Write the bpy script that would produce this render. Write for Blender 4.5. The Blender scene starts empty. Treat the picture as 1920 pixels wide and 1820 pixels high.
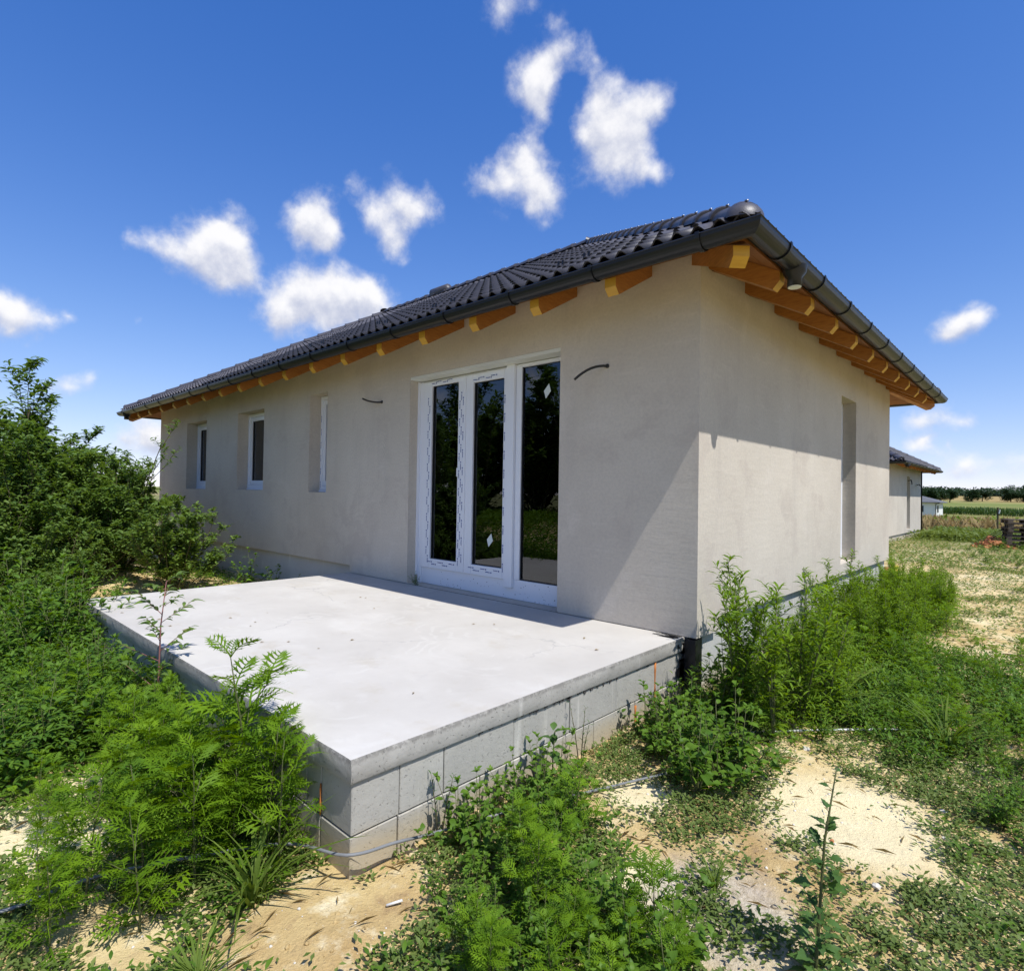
import bpy, bmesh, math, random
import numpy as np
from mathutils import Vector, Matrix
R = math.radians
rnd = random.Random(11)
nrg = np.random.default_rng(7)
SC = bpy.context.scene
COL = SC.collection

# ------------------------------------------------------------------ camera
cam_d = bpy.data.cameras.new("camera")
cam = bpy.data.objects.new("camera", cam_d)
COL.objects.link(cam)
CAM = Vector((2.0334, -4.3364, 1.1204))
def cam_axes(yaw=.7489, pitch=.0131, roll=.0155):
    F = Vector((-math.sin(yaw)*math.cos(pitch), math.cos(yaw)*math.cos(pitch), math.sin(pitch)))
    Rt = Vector((math.cos(yaw), math.sin(yaw), 0)); U = Rt.cross(F)
    c, s = math.cos(roll), math.sin(roll)
    return F, c*Rt+s*U, -s*Rt+c*U
CF, CR, CU = cam_axes()
m = Matrix((CR, CU, -CF)).transposed().to_4x4(); m.translation = CAM
cam.matrix_world = m
cam_d.sensor_fit = 'HORIZONTAL'; cam_d.sensor_width = 36.0
cam_d.lens = 36*1089.6/1920
cam_d.clip_start = .05; cam_d.clip_end = 6000
SC.camera = cam

# ------------------------------------------------------------------ light
SUN = Vector((.60, -.095, 1.0)).normalized()
SUN_EL = math.asin(SUN.z); SUN_AZ = math.atan2(SUN.x, SUN.y)
SKY_STRENGTH, SUN_STRENGTH, EXPOSURE = .125, 3.35, .66
sl = bpy.data.lights.new("sun", 'SUN'); so = bpy.data.objects.new("sun", sl); COL.objects.link(so)
sl.energy = SUN_STRENGTH; sl.angle = R(.53); sl.color = (1, .975, .935)
so.rotation_euler = SUN.to_track_quat('Z', 'Y').to_euler()
SC.view_settings.view_transform = 'Standard'; SC.view_settings.look = 'None'
SC.view_settings.exposure = EXPOSURE; SC.view_settings.gamma = 1
SC.view_settings.use_curve_mapping = False
SC.cycles.use_denoising = True
SC.cycles.max_bounces = 8; SC.cycles.transparent_max_bounces = 12
SC.cycles.caustics_reflective = False; SC.cycles.caustics_refractive = False
LOBES = [(-0.4523,0.6826,0.5740,0.0321,0.7),(-0.4780,0.6812,0.5545,0.0328,0.7),(-0.4620,0.7126,0.5280,0.0563,1),(-0.4240,0.7218,0.5470,0.0366,0.9),(-0.4078,0.7304,0.5480,0.0204,0.6),(-0.4764,0.7215,0.5024,0.0475,0.85),(-0.4447,0.7514,0.4874,0.0347,0.8),(-0.4970,0.6890,0.5275,0.0299,0.6),(-0.4700,0.6559,0.5907,0.0195,0.55),(-0.4317,0.7677,0.4735,0.0170,0.5),(-0.5379,0.5434,0.6444,0.0317,0.7),(-0.5044,0.5695,0.6491,0.0320,0.6),(-0.4890,0.6015,0.6317,0.0277,0.6),(-0.4982,0.6195,0.6067,0.0307,0.9),(-0.5211,0.6189,0.5877,0.0292,0.9),(-0.5397,0.6180,0.5717,0.0368,1),(-0.5431,0.6307,0.5543,0.0215,0.6),(-0.5673,0.6332,0.5265,0.0162,0.6),(-0.5840,0.6309,0.5107,0.0208,0.5),(-0.6126,0.6342,0.4717,0.0424,1),(-0.5822,0.6448,0.4952,0.0319,0.8),(-0.5699,0.6771,0.4656,0.0392,0.9),(-0.5919,0.6758,0.4393,0.0254,0.6),(-0.6359,0.6115,0.4708,0.0228,0.6),(-0.7238,0.5268,0.4456,0.0430,1),(-0.7140,0.5531,0.4292,0.0318,0.9),(-0.7462,0.5291,0.4041,0.0380,0.9),(-0.7571,0.4953,0.4259,0.0292,0.7),(-0.7532,0.5377,0.3788,0.0192,0.6),(-0.7661,0.4591,0.4498,0.0251,0.6),(-0.8025,0.4239,0.4198,0.0248,1),(-0.8136,0.4270,0.3947,0.0353,1),(-0.8217,0.4075,0.3984,0.0234,0.9),(-0.7999,0.4490,0.3982,0.0228,0.9),(-0.8114,0.4471,0.3766,0.0187,0.7),(-0.8746,0.3102,0.3725,0.0253,1),(-0.8698,0.3304,0.3665,0.0327,1),(-0.8911,0.3010,0.3397,0.0388,1),(-0.9010,0.2695,0.3400,0.0298,0.9),(-0.9114,0.2408,0.3336,0.0240,0.8),(-0.9180,0.2197,0.3301,0.0151,0.6),(-0.8831,0.3349,0.3287,0.0405,1),(-0.8780,0.3576,0.3183,0.0276,1),(-0.8944,0.3285,0.3037,0.0243,0.9),(-0.8512,0.4261,0.3066,0.0431,1),(-0.8664,0.4171,0.2745,0.0435,1),(-0.8341,0.4558,0.3106,0.0379,1),(-0.8188,0.4898,0.2993,0.0470,1),(-0.7955,0.5173,0.3157,0.0251,1),(-0.8393,0.4744,0.2657,0.0553,1),(-0.7985,0.5310,0.2837,0.0404,1),(-0.8800,0.4029,0.2515,0.0313,0.85),(-0.9694,0.0924,0.2275,0.0267,1),(-0.9690,0.1142,0.2191,0.0249,1),(-0.9651,0.1407,0.2211,0.0228,0.8),(-0.9751,0.1039,0.1960,0.0221,0.8),(-0.9602,0.1623,0.2273,0.0116,0.6),(-0.9425,0.2348,0.2378,0.0107,0.7),(-0.9712,0.1885,0.1456,0.0151,0.75),(-0.9773,0.1661,0.1313,0.0149,0.6),(-0.9816,0.1440,0.1251,0.0133,0.55),(-0.9611,0.2615,0.0885,0.0296,0.95),(-0.9600,0.2720,0.0658,0.0287,0.9),(-0.9702,0.2306,0.0747,0.0171,0.6),(-0.0902,0.9668,0.2391,0.0235,0.95),(-0.0989,0.9692,0.2255,0.0170,0.7),(-0.0746,0.9663,0.2465,0.0166,0.8),(-0.1359,0.9844,0.1115,0.0194,0.7),(-0.1103,0.9872,0.1150,0.0243,0.75),(-0.0873,0.9905,0.1063,0.0158,0.7),(-0.1405,0.9873,0.0737,0.0138,0.9),(-0.1301,0.9881,0.0823,0.0110,0.9),(-0.1212,0.9906,0.0642,0.0162,0.85),(-0.1064,0.9917,0.0726,0.0074,0.8),(-0.0920,0.9942,0.0561,0.0157,0.75),(-0.0977,0.9945,0.0381,0.0221,0.6),(-0.0806,0.9960,0.0386,0.0192,0.5),(-0.0639,0.9965,0.0540,0.0158,0.55),(-0.0423,0.9977,0.0535,0.0167,0.6),(-0.0241,0.9982,0.0558,0.0133,0.8),(-0.0530,0.9980,0.0355,0.0174,0.5),(-0.0370,0.9987,0.0353,0.0122,0.45)]

world = bpy.data.worlds.new("World"); SC.world = world; world.use_nodes = True
def N(nt, t, **kw):
    n = nt.nodes.new(t)
    for k, v in kw.items(): setattr(n, k, v)
    return n
def math_node(nt, op, a, b=None, c=None, clamp=False):
    n = N(nt, 'ShaderNodeMath', operation=op); n.use_clamp = clamp
    for i, v in enumerate((a, b, c)):
        if v is None: continue
        if isinstance(v, (int, float)): n.inputs[i].default_value = v
        else: nt.links.new(v, n.inputs[i])
    return n.outputs[0]
def vmath(nt, op, a, b=None, scale=None):
    n = N(nt, 'ShaderNodeVectorMath', operation=op)
    for i, v in enumerate((a, b)):
        if v is None: continue
        if isinstance(v, (tuple, list, Vector)): n.inputs[i].default_value = tuple(v)
        else: nt.links.new(v, n.inputs[i])
    if scale is not None: n.inputs['Scale'].default_value = scale
    return n.outputs['Value'] if op in ('DISTANCE', 'DOT_PRODUCT', 'LENGTH') else n.outputs[0]
def ramp(nt, fac, stops):
    n = N(nt, 'ShaderNodeValToRGB'); e = n.color_ramp.elements
    while len(e) < len(stops): e.new(.5)
    for i, (p, c) in enumerate(stops):
        e[i].position = p; e[i].color = (*c, 1) if len(c) == 3 else c
    nt.links.new(fac, n.inputs[0]); return n.outputs[0]
def noise(nt, vec, scale, detail=4, rough=.55, out=0):
    n = N(nt, 'ShaderNodeTexNoise'); n.inputs['Scale'].default_value = scale
    n.inputs['Detail'].default_value = detail; n.inputs['Roughness'].default_value = rough
    if vec is not None: nt.links.new(vec, n.inputs['Vector'])
    return n.outputs[out]
def mixc(nt, fac, a, b, blend='MIX'):
    n = N(nt, 'ShaderNodeMix', data_type='RGBA', blend_type=blend)
    for i, v in ((0, fac), (6, a), (7, b)):
        if isinstance(v, (int, float)): n.inputs[i].default_value = v
        elif isinstance(v, tuple): n.inputs[i].default_value = (*v, 1) if len(v) == 3 else v
        else: nt.links.new(v, n.inputs[i])
    return n.outputs[2]
def maprange(nt, v, a, b, c=0., d=1., smooth=True):
    n = N(nt, 'ShaderNodeMapRange'); n.interpolation_type = 'SMOOTHSTEP' if smooth else 'LINEAR'
    nt.links.new(v, n.inputs[0])
    for i, x in enumerate((a, b, c, d)): n.inputs[i+1].default_value = x
    return n.outputs[0]

# cloud density as a function of the viewing direction: cumulus heads built from lobes, broken up by noise
grp = bpy.data.node_groups.new("cloud_density", 'ShaderNodeTree')
grp.interface.new_socket("Dir", in_out='INPUT', socket_type='NodeSocketVector')
grp.interface.new_socket("Density", in_out='OUTPUT', socket_type='NodeSocketFloat')
gi = N(grp, 'NodeGroupInput'); go = N(grp, 'NodeGroupOutput')
d0 = gi.outputs[0]
w1 = vmath(grp, 'SUBTRACT', noise(grp, d0, 9, 3, .55, 1), (.5, .5, .5))
w2 = vmath(grp, 'SUBTRACT', noise(grp, d0, 45, 3, .6, 1), (.5, .5, .5))
dw = vmath(grp, 'ADD', vmath(grp, 'ADD', d0, vmath(grp, 'SCALE', w1, scale=.045)), vmath(grp, 'SCALE', w2, scale=.012))
acc = None
for (x, y, z, r, w) in LOBES:
    ds = vmath(grp, 'DISTANCE', dw, (x, y, z))
    k_ = math.sqrt(w)
    v = math_node(grp, 'MULTIPLY_ADD', ds, -k_/(r*1.75), k_, clamp=True)
    acc = math_node(grp, 'MULTIPLY_ADD', v, v, .0 if acc is None else acc)
acc = math_node(grp, 'SUBTRACT', math_node(grp, 'MINIMUM', acc, 2.2), .11)
# cumulus over the unseen rest of the sky, cover raised for whiter fill light
base = noise(grp, vmath(grp, 'MULTIPLY', d0, (1, 1, 1.9)), 5.2, 3, .5)
rest = math_node(grp, 'MULTIPLY_ADD', base, 5.5, -2.95)
facing = vmath(grp, 'DOT_PRODUCT', d0, CF)
rest = math_node(grp, 'SUBTRACT', rest, maprange(grp, facing, .40, .62, 0, 4))
acc = math_node(grp, 'MAXIMUM', acc, rest)
fb = math_node(grp, 'SUBTRACT', noise(grp, d0, 15, 9, .60), .5)
fb = math_node(grp, 'MULTIPLY', fb, maprange(grp, acc, -.13, .05, 0, 1.9))
dens = math_node(grp, 'ADD', math_node(grp, 'MINIMUM', acc, 2.2), fb)
grp.links.new(dens, go.inputs[0])

nt = world.node_tree; nt.nodes.clear()
tc = N(nt, 'ShaderNodeTexCoord')
dirv = vmath(nt, 'NORMALIZE', tc.outputs['Generated'])
sky = N(nt, 'ShaderNodeTexSky'); sky.sky_type = 'NISHITA'; sky.sun_disc = False
sky.sun_elevation = SUN_EL; sky.sun_rotation = SUN_AZ
sky.altitude = 300; sky.air_density = .75; sky.dust_density = 0.0; sky.ozone_density = 5.0
hs = N(nt, 'ShaderNodeHueSaturation'); hs.inputs['Saturation'].default_value = 1.33
hs.inputs['Value'].default_value = 1.0
skc = mixc(nt, 1.0, sky.outputs[0], (1.80, 1.52, 1.80), 'MULTIPLY')
# soft shoulder for the bright band at the horizon, the same over the whole sky
skc = vmath(nt, 'DIVIDE', skc, vmath(nt, 'ADD', vmath(nt, 'SCALE', skc, scale=.105), (1, 1, 1)))
nt.links.new(skc, hs.inputs['Color'])
g1 = N(nt, 'ShaderNodeGroup', node_tree=grp); nt.links.new(dirv, g1.inputs[0])
g2 = N(nt, 'ShaderNodeGroup', node_tree=grp)
off = Vector((.006, 0, .020))
nt.links.new(vmath(nt, 'ADD', dirv, tuple(off)), g2.inputs[0])
alpha = maprange(nt, g1.outputs[0], 0, .98)
# light reaching the cloud: thin towards the sun = bright, thick towards the sun = grey
lit = math_node(nt, 'SUBTRACT', g1.outputs[0], g2.outputs[0])
puff = math_node(nt, 'SUBTRACT', noise(nt, dirv, 24, 7, .62), .5)
lit = math_node(nt, 'ADD', lit, math_node(nt, 'MULTIPLY', puff, 2.6))
litf = maprange(nt, lit, -.95, 1.0)
sepd = N(nt, 'ShaderNodeSeparateXYZ'); nt.links.new(dirv, sepd.inputs[0])
ccol = mixc(nt, litf, (2.8, 3.0, 3.75), (5.2, 5.15, 5.2))
alpha = math_node(nt, 'MULTIPLY', alpha, .96)
alpha = math_node(nt, 'MULTIPLY', alpha, maprange(nt, sepd.outputs[2], 0, .012))
fin = mixc(nt, alpha, hs.outputs[0], ccol)
bg = N(nt, 'ShaderNodeBackground'); bg.inputs[1].default_value = SKY_STRENGTH
wo = N(nt, 'ShaderNodeOutputWorld')
nt.links.new(fin, bg.inputs[0]); nt.links.new(bg.outputs[0], wo.inputs[0])
world.cycles.sampling_method = 'MANUAL'; world.cycles.sample_map_resolution = 512

# ------------------------------------------------------------------ helpers
def wloc(o):
    v = Vector((0, 0, 0))
    while o is not None: v += o.location; o = o.parent
    return v
class MB:
    """Collects boxes, prisms, tubes; build() links them as one mesh object."""
    def __init__(s): s.v, s.f, s.mi = [], [], []
    def add(s, vs, fs, mi=0):
        b = len(s.v); s.v += [tuple(p) for p in vs]
        s.f += [tuple(b+i for i in f) for f in fs]; s.mi += [mi]*len(fs); return s
    def box(s, x0, x1, y0, y1, z0, z1, mi=0):
        return s.add([(x0,y0,z0),(x1,y0,z0),(x1,y1,z0),(x0,y1,z0),(x0,y0,z1),(x1,y0,z1),(x1,y1,z1),(x0,y1,z1)],
                     [(0,3,2,1),(4,5,6,7),(0,1,5,4),(1,2,6,5),(2,3,7,6),(3,0,4,7)], mi)
    def prism(s, poly, ext, mi=0):
        """poly: 3-D points of one cap (planar), ext: extrusion vector"""
        n = len(poly); e = Vector(ext)
        a = [Vector(p) for p in poly]
        nrm = Vector((0,0,0))
        for i in range(n): nrm += a[i].cross(a[(i+1) % n])
        if nrm.dot(e) > 0: a = a[::-1]
        vs = a + [p+e for p in a]
        return s.add(vs, [tuple(range(n)), tuple(range(2*n-1, n-1, -1))] + [(i, n+i, n+(i+1) % n, (i+1) % n) for i in range(n)], mi)
    def tube(s, pts, rads, n=6, mi=0, caps=True):
        pts = [Vector(p) for p in pts]
        if isinstance(rads, (int, float)): rads = [rads]*len(pts)
        vs = []; ref = Vector((.31, .17, .93))
        for i, p in enumerate(pts):
            t = (pts[min(i+1, len(pts)-1)]-pts[max(i-1, 0)]).normalized()
            a = t.cross(ref)
            if a.length < .05: a = t.cross(Vector((1, 0, 0)))
            a.normalize(); b = t.cross(a)
            for k in range(n):
                an = 2*math.pi*k/n
                vs.append(p+(a*math.cos(an)+b*math.sin(an))*rads[i])
        fs = []
        for i in range(len(pts)-1):
            for k in range(n):
                k2 = (k+1) % n
                fs.append((i*n+k, i*n+k2, (i+1)*n+k2, (i+1)*n+k))
        if caps:
            fs.append(tuple(range(n-1, -1, -1))); fs.append(tuple((len(pts)-1)*n+k for k in range(n)))
        return s.add(vs, fs, mi)
    def mesh(s, name, mats, smooth=False, off=Vector((0,0,0))):
        me = bpy.data.meshes.new(name)
        me.from_pydata([(p[0]-off.x, p[1]-off.y, p[2]-off.z) for p in s.v], [], s.f)
        for mt in (mats if isinstance(mats, (list, tuple)) else [mats]): me.materials.append(mt)
        if any(s.mi): me.polygons.foreach_set('material_index', s.mi)
        if smooth: me.polygons.foreach_set('use_smooth', [True]*len(s.f))
        me.update(); return me
    def build(s, name, mats, parent=None, smooth=False, loc=None):
        if loc is not None:
            off = Vector(loc); l = off-wloc(parent)
        else: off = wloc(parent); l = Vector((0,0,0))
        return link(name, s.mesh(name, mats, smooth, off), parent, l)
def link(name, me, parent=None, loc=(0,0,0), rot=None):
    o = bpy.data.objects.new(name, me); COL.objects.link(o)
    o.parent = parent; o.location = loc
    if rot is not None: o.rotation_euler = rot
    return o
def tag(o, label=None, cat=None, group=None, kind=None):
    if label: o['label'] = label
    if cat: o['category'] = cat
    if group: o['group'] = group
    if kind: o['kind'] = kind
    return o
def thing(name, label, cat, loc, group=None, rotz=0):
    o = bpy.data.objects.new(name, None); COL.objects.link(o); o.empty_display_size = .2
    o.location = loc; o.rotation_euler = (0, 0, rotz)
    return tag(o, label, cat, group)
def bevel(o, w, seg=1):
    b = o.modifiers.new("bevel", 'BEVEL'); b.width = w; b.segments = seg; b.limit_method = 'ANGLE'
    return o
def tri_mesh(name, V, F, mats, tint=None, smooth=False, midx=None):
    me = bpy.data.meshes.new(name); V = np.asarray(V, np.float32); F = np.asarray(F, np.int32)
    me.vertices.add(len(V)); me.vertices.foreach_set('co', V.ravel())
    k = F.shape[1]
    me.loops.add(F.size); me.loops.foreach_set('vertex_index', F.ravel())
    me.polygons.add(len(F)); me.polygons.foreach_set('loop_start', np.arange(0, F.size, k, dtype=np.int32))
    for mt in (mats if isinstance(mats, (list, tuple)) else [mats]): me.materials.append(mt)
    if midx is not None: me.polygons.foreach_set('material_index', np.asarray(midx, np.int32))
    if smooth: me.polygons.foreach_set('use_smooth', np.ones(len(F), bool))
    if tint is not None:
        a = me.attributes.new('tint', 'FLOAT', 'POINT'); a.data.foreach_set('value', np.asarray(tint, np.float32))
    me.update(calc_edges=True); return me
def bake(tpl, mats, tints=None):
    """many copies of one template (V, F) by 4x4 matrices, as arrays"""
    V, F = tpl; M = np.asarray(mats, float); n = len(M)
    Vh = np.c_[V, np.ones(len(V))]
    W = np.einsum('nij,kj->nki', M, Vh)[:, :, :3].reshape(-1, 3)
    FF = (F[None]+(np.arange(n)*len(V))[:, None, None]).reshape(-1, F.shape[1])
    t = None if tints is None else np.repeat(np.asarray(tints), len(V))
    return W, FF, t
def smoothstep(a, b, v):
    t = np.clip((np.asarray(v, float)-a)/(b-a), 0, 1); return t*t*(3-2*t)

# value noise for the terrain and the spread of plants
_tab = np.random.default_rng(3).random((256, 256))
def vnoise(x, y, sc):
    x = np.asarray(x, float)/sc+91.7; y = np.asarray(y, float)/sc+37.3
    xi = np.floor(x).astype(int); yi = np.floor(y).astype(int); fx = x-xi; fy = y-yi
    fx = fx*fx*(3-2*fx); fy = fy*fy*(3-2*fy)
    g = lambda a, b: _tab[a % 256, b % 256]
    return (g(xi, yi)*(1-fx)+g(xi+1, yi)*fx)*(1-fy)+(g(xi, yi+1)*(1-fx)+g(xi+1, yi+1)*fx)*fy
def ground_z(x, y):
    x = np.asarray(x, float); y = np.asarray(y, float)
    z = -.5+.1*smoothstep(-4, -7, x)*smoothstep(-2.5, -.5, y)
    z = z+.55*smoothstep(-6.8, -10.5, x)*smoothstep(-.6, -2.2, y)
    z = z-1.75*smoothstep(25, 110, y)-.05*smoothstep(0, 25, y)
    z = z+6.3*smoothstep(140, 560, y)+4*smoothstep(560, 1500, y)
    near = 1-smoothstep(30, 60, np.hypot(x, y))
    z = z+near*(.05*(vnoise(x, y, 1.3)-.5)+.035*(vnoise(x, y, .45)-.5)+.024*(vnoise(x, y, .14)-.5))
    return z
def gz(x, y): return float(ground_z(x, y))

# ------------------------------------------------------------------ materials
def newmat(name):
    mt = bpy.data.materials.new(name); mt.use_nodes = True
    return mt, mt.node_tree, mt.node_tree.nodes['Principled BSDF']
def plain(name, col, rough=.6, spec=.5, metal=0, bump=0, bscale=60, var=.0):
    mt, t, b = newmat(name)
    b.inputs['Base Color'].default_value = (*col, 1); b.inputs['Roughness'].default_value = rough
    b.inputs['Specular IOR Level'].default_value = spec; b.inputs['Metallic'].default_value = metal
    tcn = N(t, 'ShaderNodeTexCoord').outputs['Object']
    if var:
        n = noise(t, tcn, bscale*.12, 5, .6)
        t.links.new(ramp(t, n, [(.3, tuple(c*(1-var) for c in col)), (.7, tuple(min(1, c*(1+var)) for c in col))]), b.inputs['Base Color'])
    if bump:
        bn = N(t, 'ShaderNodeBump'); bn.inputs['Strength'].default_value = bump; bn.inputs['Distance'].default_value = .004
        t.links.new(noise(t, tcn, bscale, 5, .6), bn.inputs['Height']); t.links.new(bn.outputs[0], b.inputs['Normal'])
    return mt
def worldpos(t): return N(t, 'ShaderNodeNewGeometry').outputs['Position']

def make_plaster():
    mt, t, b = newmat("grey_basecoat_plaster"); P = worldpos(t)
    big = noise(t, P, .55, 4, .55)
    st = noise(t, vmath(t, 'MULTIPLY', P, (2.1, 2.1, .30)), 1.0, 6, .7)         # run-off streaks
    fine = noise(t, P, 38, 4, .7)
    trowel = noise(t, vmath(t, 'MULTIPLY', P, (1.2, 1.2, 7)), 2.2, 4, .6)
    c = ramp(t, big, [(.3, (.515, .462, .385)), (.7, (.61, .553, .465))])
    c = mixc(t, math_node(t, 'MULTIPLY', maprange(t, st, .52, .78), .45), c, (.42, .375, .33))
    pat = noise(t, vmath(t, 'ADD', P, vmath(t, 'SCALE', noise(t, P, 1.5, 3, .6, 1), scale=.8)), 1.7, 6, .65)
    c = mixc(t, math_node(t, 'MULTIPLY', maprange(t, pat, .50, .64), .6), c, (.49, .43, .365))
    c = mixc(t, math_node(t, 'MULTIPLY', maprange(t, pat, .44, .32), .30), c, (.66, .605, .53))
    c = mixc(t, math_node(t, 'MULTIPLY', maprange(t, trowel, .52, .75), .35), c, (.65, .59, .51))
    c = mixc(t, math_node(t, 'MULTIPLY', maprange(t, fine, .35, .7), .22), c, (.30, .28, .26))
    # scraped swirl left by the trowel beside the door
    sx = N(t, 'ShaderNodeSeparateXYZ'); t.links.new(P, sx.inputs[0])
    ctr = vmath(t, 'DISTANCE', vmath(t, 'MULTIPLY', P, (1.25, 1, .62)), (-4.32*1.25, 0, 1.42*.62))
    rings = math_node(t, 'SINE', math_node(t, 'ADD', math_node(t, 'MULTIPLY', ctr, 210.), math_node(t, 'MULTIPLY', noise(t, P, 9, 3), 14.)))
    msk = math_node(t, 'MULTIPLY', maprange(t, ctr, .06, .14), maprange(t, ctr, .36, .22))
    msk = math_node(t, 'MULTIPLY', msk, maprange(t, sx.outputs[0], -4.42, -4.15))
    msk = math_node(t, 'MULTIPLY', msk, maprange(t, noise(t, P, 6, 3), .38, .6))
    c = mixc(t, math_node(t, 'MULTIPLY', math_node(t, 'MULTIPLY', maprange(t, rings, .2, .9), msk), .45), c, (.27, .25, .23))
    t.links.new(c, b.inputs['Base Color']); b.inputs['Roughness'].default_value = .95
    b.inputs['Specular IOR Level'].default_value = .15
    bn = N(t, 'ShaderNodeBump'); bn.inputs['Strength'].default_value = .35; bn.inputs['Distance'].default_value = .006
    h = math_node(t, 'ADD', math_node(t, 'MULTIPLY', fine, .35), math_node(t, 'ADD', trowel, noise(t, P, 5, 5, .65)))
    t.links.new(h, bn.inputs['Height']); t.links.new(bn.outputs[0], b.inputs['Normal'])
    return mt
def make_slab():
    mt, t, b = newmat("trowelled_concrete"); P = worldpos(t)
    c = ramp(t, noise(t, P, 1.1, 5, .6), [(.3, (.48, .45, .40)), (.7, (.575, .545, .49))])
    sm = noise(t, vmath(t, 'MULTIPLY', P, (1, 1.7, 1)), 1.1, 6, .6)
    c = mixc(t, math_node(t, 'MULTIPLY', maprange(t, sm, .48, .80), .6), c, (.66, .635, .58))
    # few hair cracks
    wp = vmath(t, 'ADD', P, vmath(t, 'SCALE', noise(t, P, 2.2, 4, .6, 1), scale=.55))
    vo = N(t, 'ShaderNodeTexVoronoi', feature='DISTANCE_TO_EDGE'); vo.inputs['Scale'].default_value = .62
    t.links.new(wp, vo.inputs['Vector'])
    cr = math_node(t, 'MULTIPLY', maprange(t, vo.outputs['Distance'], .0075, .002), maprange(t, noise(t, P, .9, 2), .44, .56))
    du = noise(t, P, 2.6, 6, .7)
    c = mixc(t, math_node(t, 'MULTIPLY', maprange(t, du, .54, .70), .35), c, (.44, .385, .29))
    c = mixc(t, math_node(t, 'MULTIPLY', maprange(t, noise(t, P, 7, 5, .7), .56, .72), .22), c, (.40, .38, .35))
    c = mixc(t, math_node(t, 'MULTIPLY', cr, .45), c, (.33, .315, .30))
    sp = noise(t, P, 55, 3, .7)
    v2 = N(t, 'ShaderNodeTexVoronoi', feature='F1'); v2.inputs['Scale'].default_value = .85
    t.links.new(vmath(t, 'ADD', P, vmath(t, 'SCALE', noise(t, P, 1.2, 3, .6, 1), scale=.5)), v2.inputs['Vector'])
    rg = math_node(t, 'SINE', math_node(t, 'ADD', math_node(t, 'MULTIPLY', v2.outputs['Distance'], 75.), math_node(t, 'MULTIPLY', noise(t, P, 5, 4), 9.)))
    rgm = math_node(t, 'MULTIPLY', maprange(t, rg, .1, 1.), maprange(t, noise(t, P, 1.9, 4, .6), .50, .64))
    c = mixc(t, math_node(t, 'MULTIPLY', rgm, .28), c, (.65, .63, .58))
    c = mixc(t, math_node(t, 'MULTIPLY', maprange(t, noise(t, P, .8, 3, .5), .55, .68), .22), c, (.40, .375, .34))
    c = mixc(t, math_node(t, 'MULTIPLY', maprange(t, sp, .68, .74), .5), c, (.45, .44, .42))
    t.links.new(c, b.inputs['Base Color']); b.inputs['Roughness'].default_value = .8
    b.inputs['Specular IOR Level'].default_value = .3
    bn = N(t, 'ShaderNodeBump'); bn.inputs['Strength'].default_value = .25; bn.inputs['Distance'].default_value = .004
    t.links.new(math_node(t, 'ADD', sm, math_node(t, 'MULTIPLY', sp, .2)), bn.inputs['Height']); t.links.new(bn.outputs[0], b.inputs['Normal'])
    return mt
def make_rough_concrete(name, a, bcol, pit=.5, scale=1., rim_dirt=0.):
    mt, t, b = newmat(name); P = worldpos(t)
    oi = N(t, 'ShaderNodeObjectInfo').outputs['Random']
    c = ramp(t, noise(t, P, 2.4*scale, 5, .65), [(.3, a), (.7, bcol)])
    c = mixc(t, math_node(t, 'MULTIPLY', oi, .35), c, tuple(v*.78 for v in a))
    pt = noise(t, P, 75*scale, 3, .7)
    c = mixc(t, math_node(t, 'MULTIPLY', maprange(t, pt, .62, .70), pit), c, tuple(v*.35 for v in a))
    st = noise(t, vmath(t, 'MULTIPLY', P, (6, 6, .5)), 1.4, 3, .6)
    c = mixc(t, maprange(t, st, .6, .75), c, tuple(min(1, v*1.25) for v in bcol))
    sz = N(t, 'ShaderNodeSeparateXYZ'); t.links.new(P, sz.inputs[0])          # soil splashed on the lowest course
    zz = math_node(t, 'ADD', sz.outputs[2], math_node(t, 'MULTIPLY', noise(t, P, 3, 4), .16))
    c = mixc(t, math_node(t, 'MULTIPLY', maprange(t, zz, -.22, -.36), .55), c, (.46, .36, .20))
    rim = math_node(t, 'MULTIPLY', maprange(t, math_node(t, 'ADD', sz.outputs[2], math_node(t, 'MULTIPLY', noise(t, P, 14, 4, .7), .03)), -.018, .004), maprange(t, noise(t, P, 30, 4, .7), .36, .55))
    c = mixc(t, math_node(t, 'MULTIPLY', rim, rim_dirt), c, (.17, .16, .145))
    t.links.new(c, b.inputs['Base Color']); b.inputs['Roughness'].default_value = .95
    b.inputs['Specular IOR Level'].default_value = .2
    bn = N(t, 'ShaderNodeBump'); bn.inputs['Strength'].default_value = .6; bn.inputs['Distance'].default_value = .006
    t.links.new(math_node(t, 'SUBTRACT', noise(t, P, 22*scale, 5, .7), math_node(t, 'MULTIPLY', maprange(t, pt, .60, .70), .8)), bn.inputs['Height'])
    t.links.new(bn.outputs[0], b.inputs['Normal'])
    return mt
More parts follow.
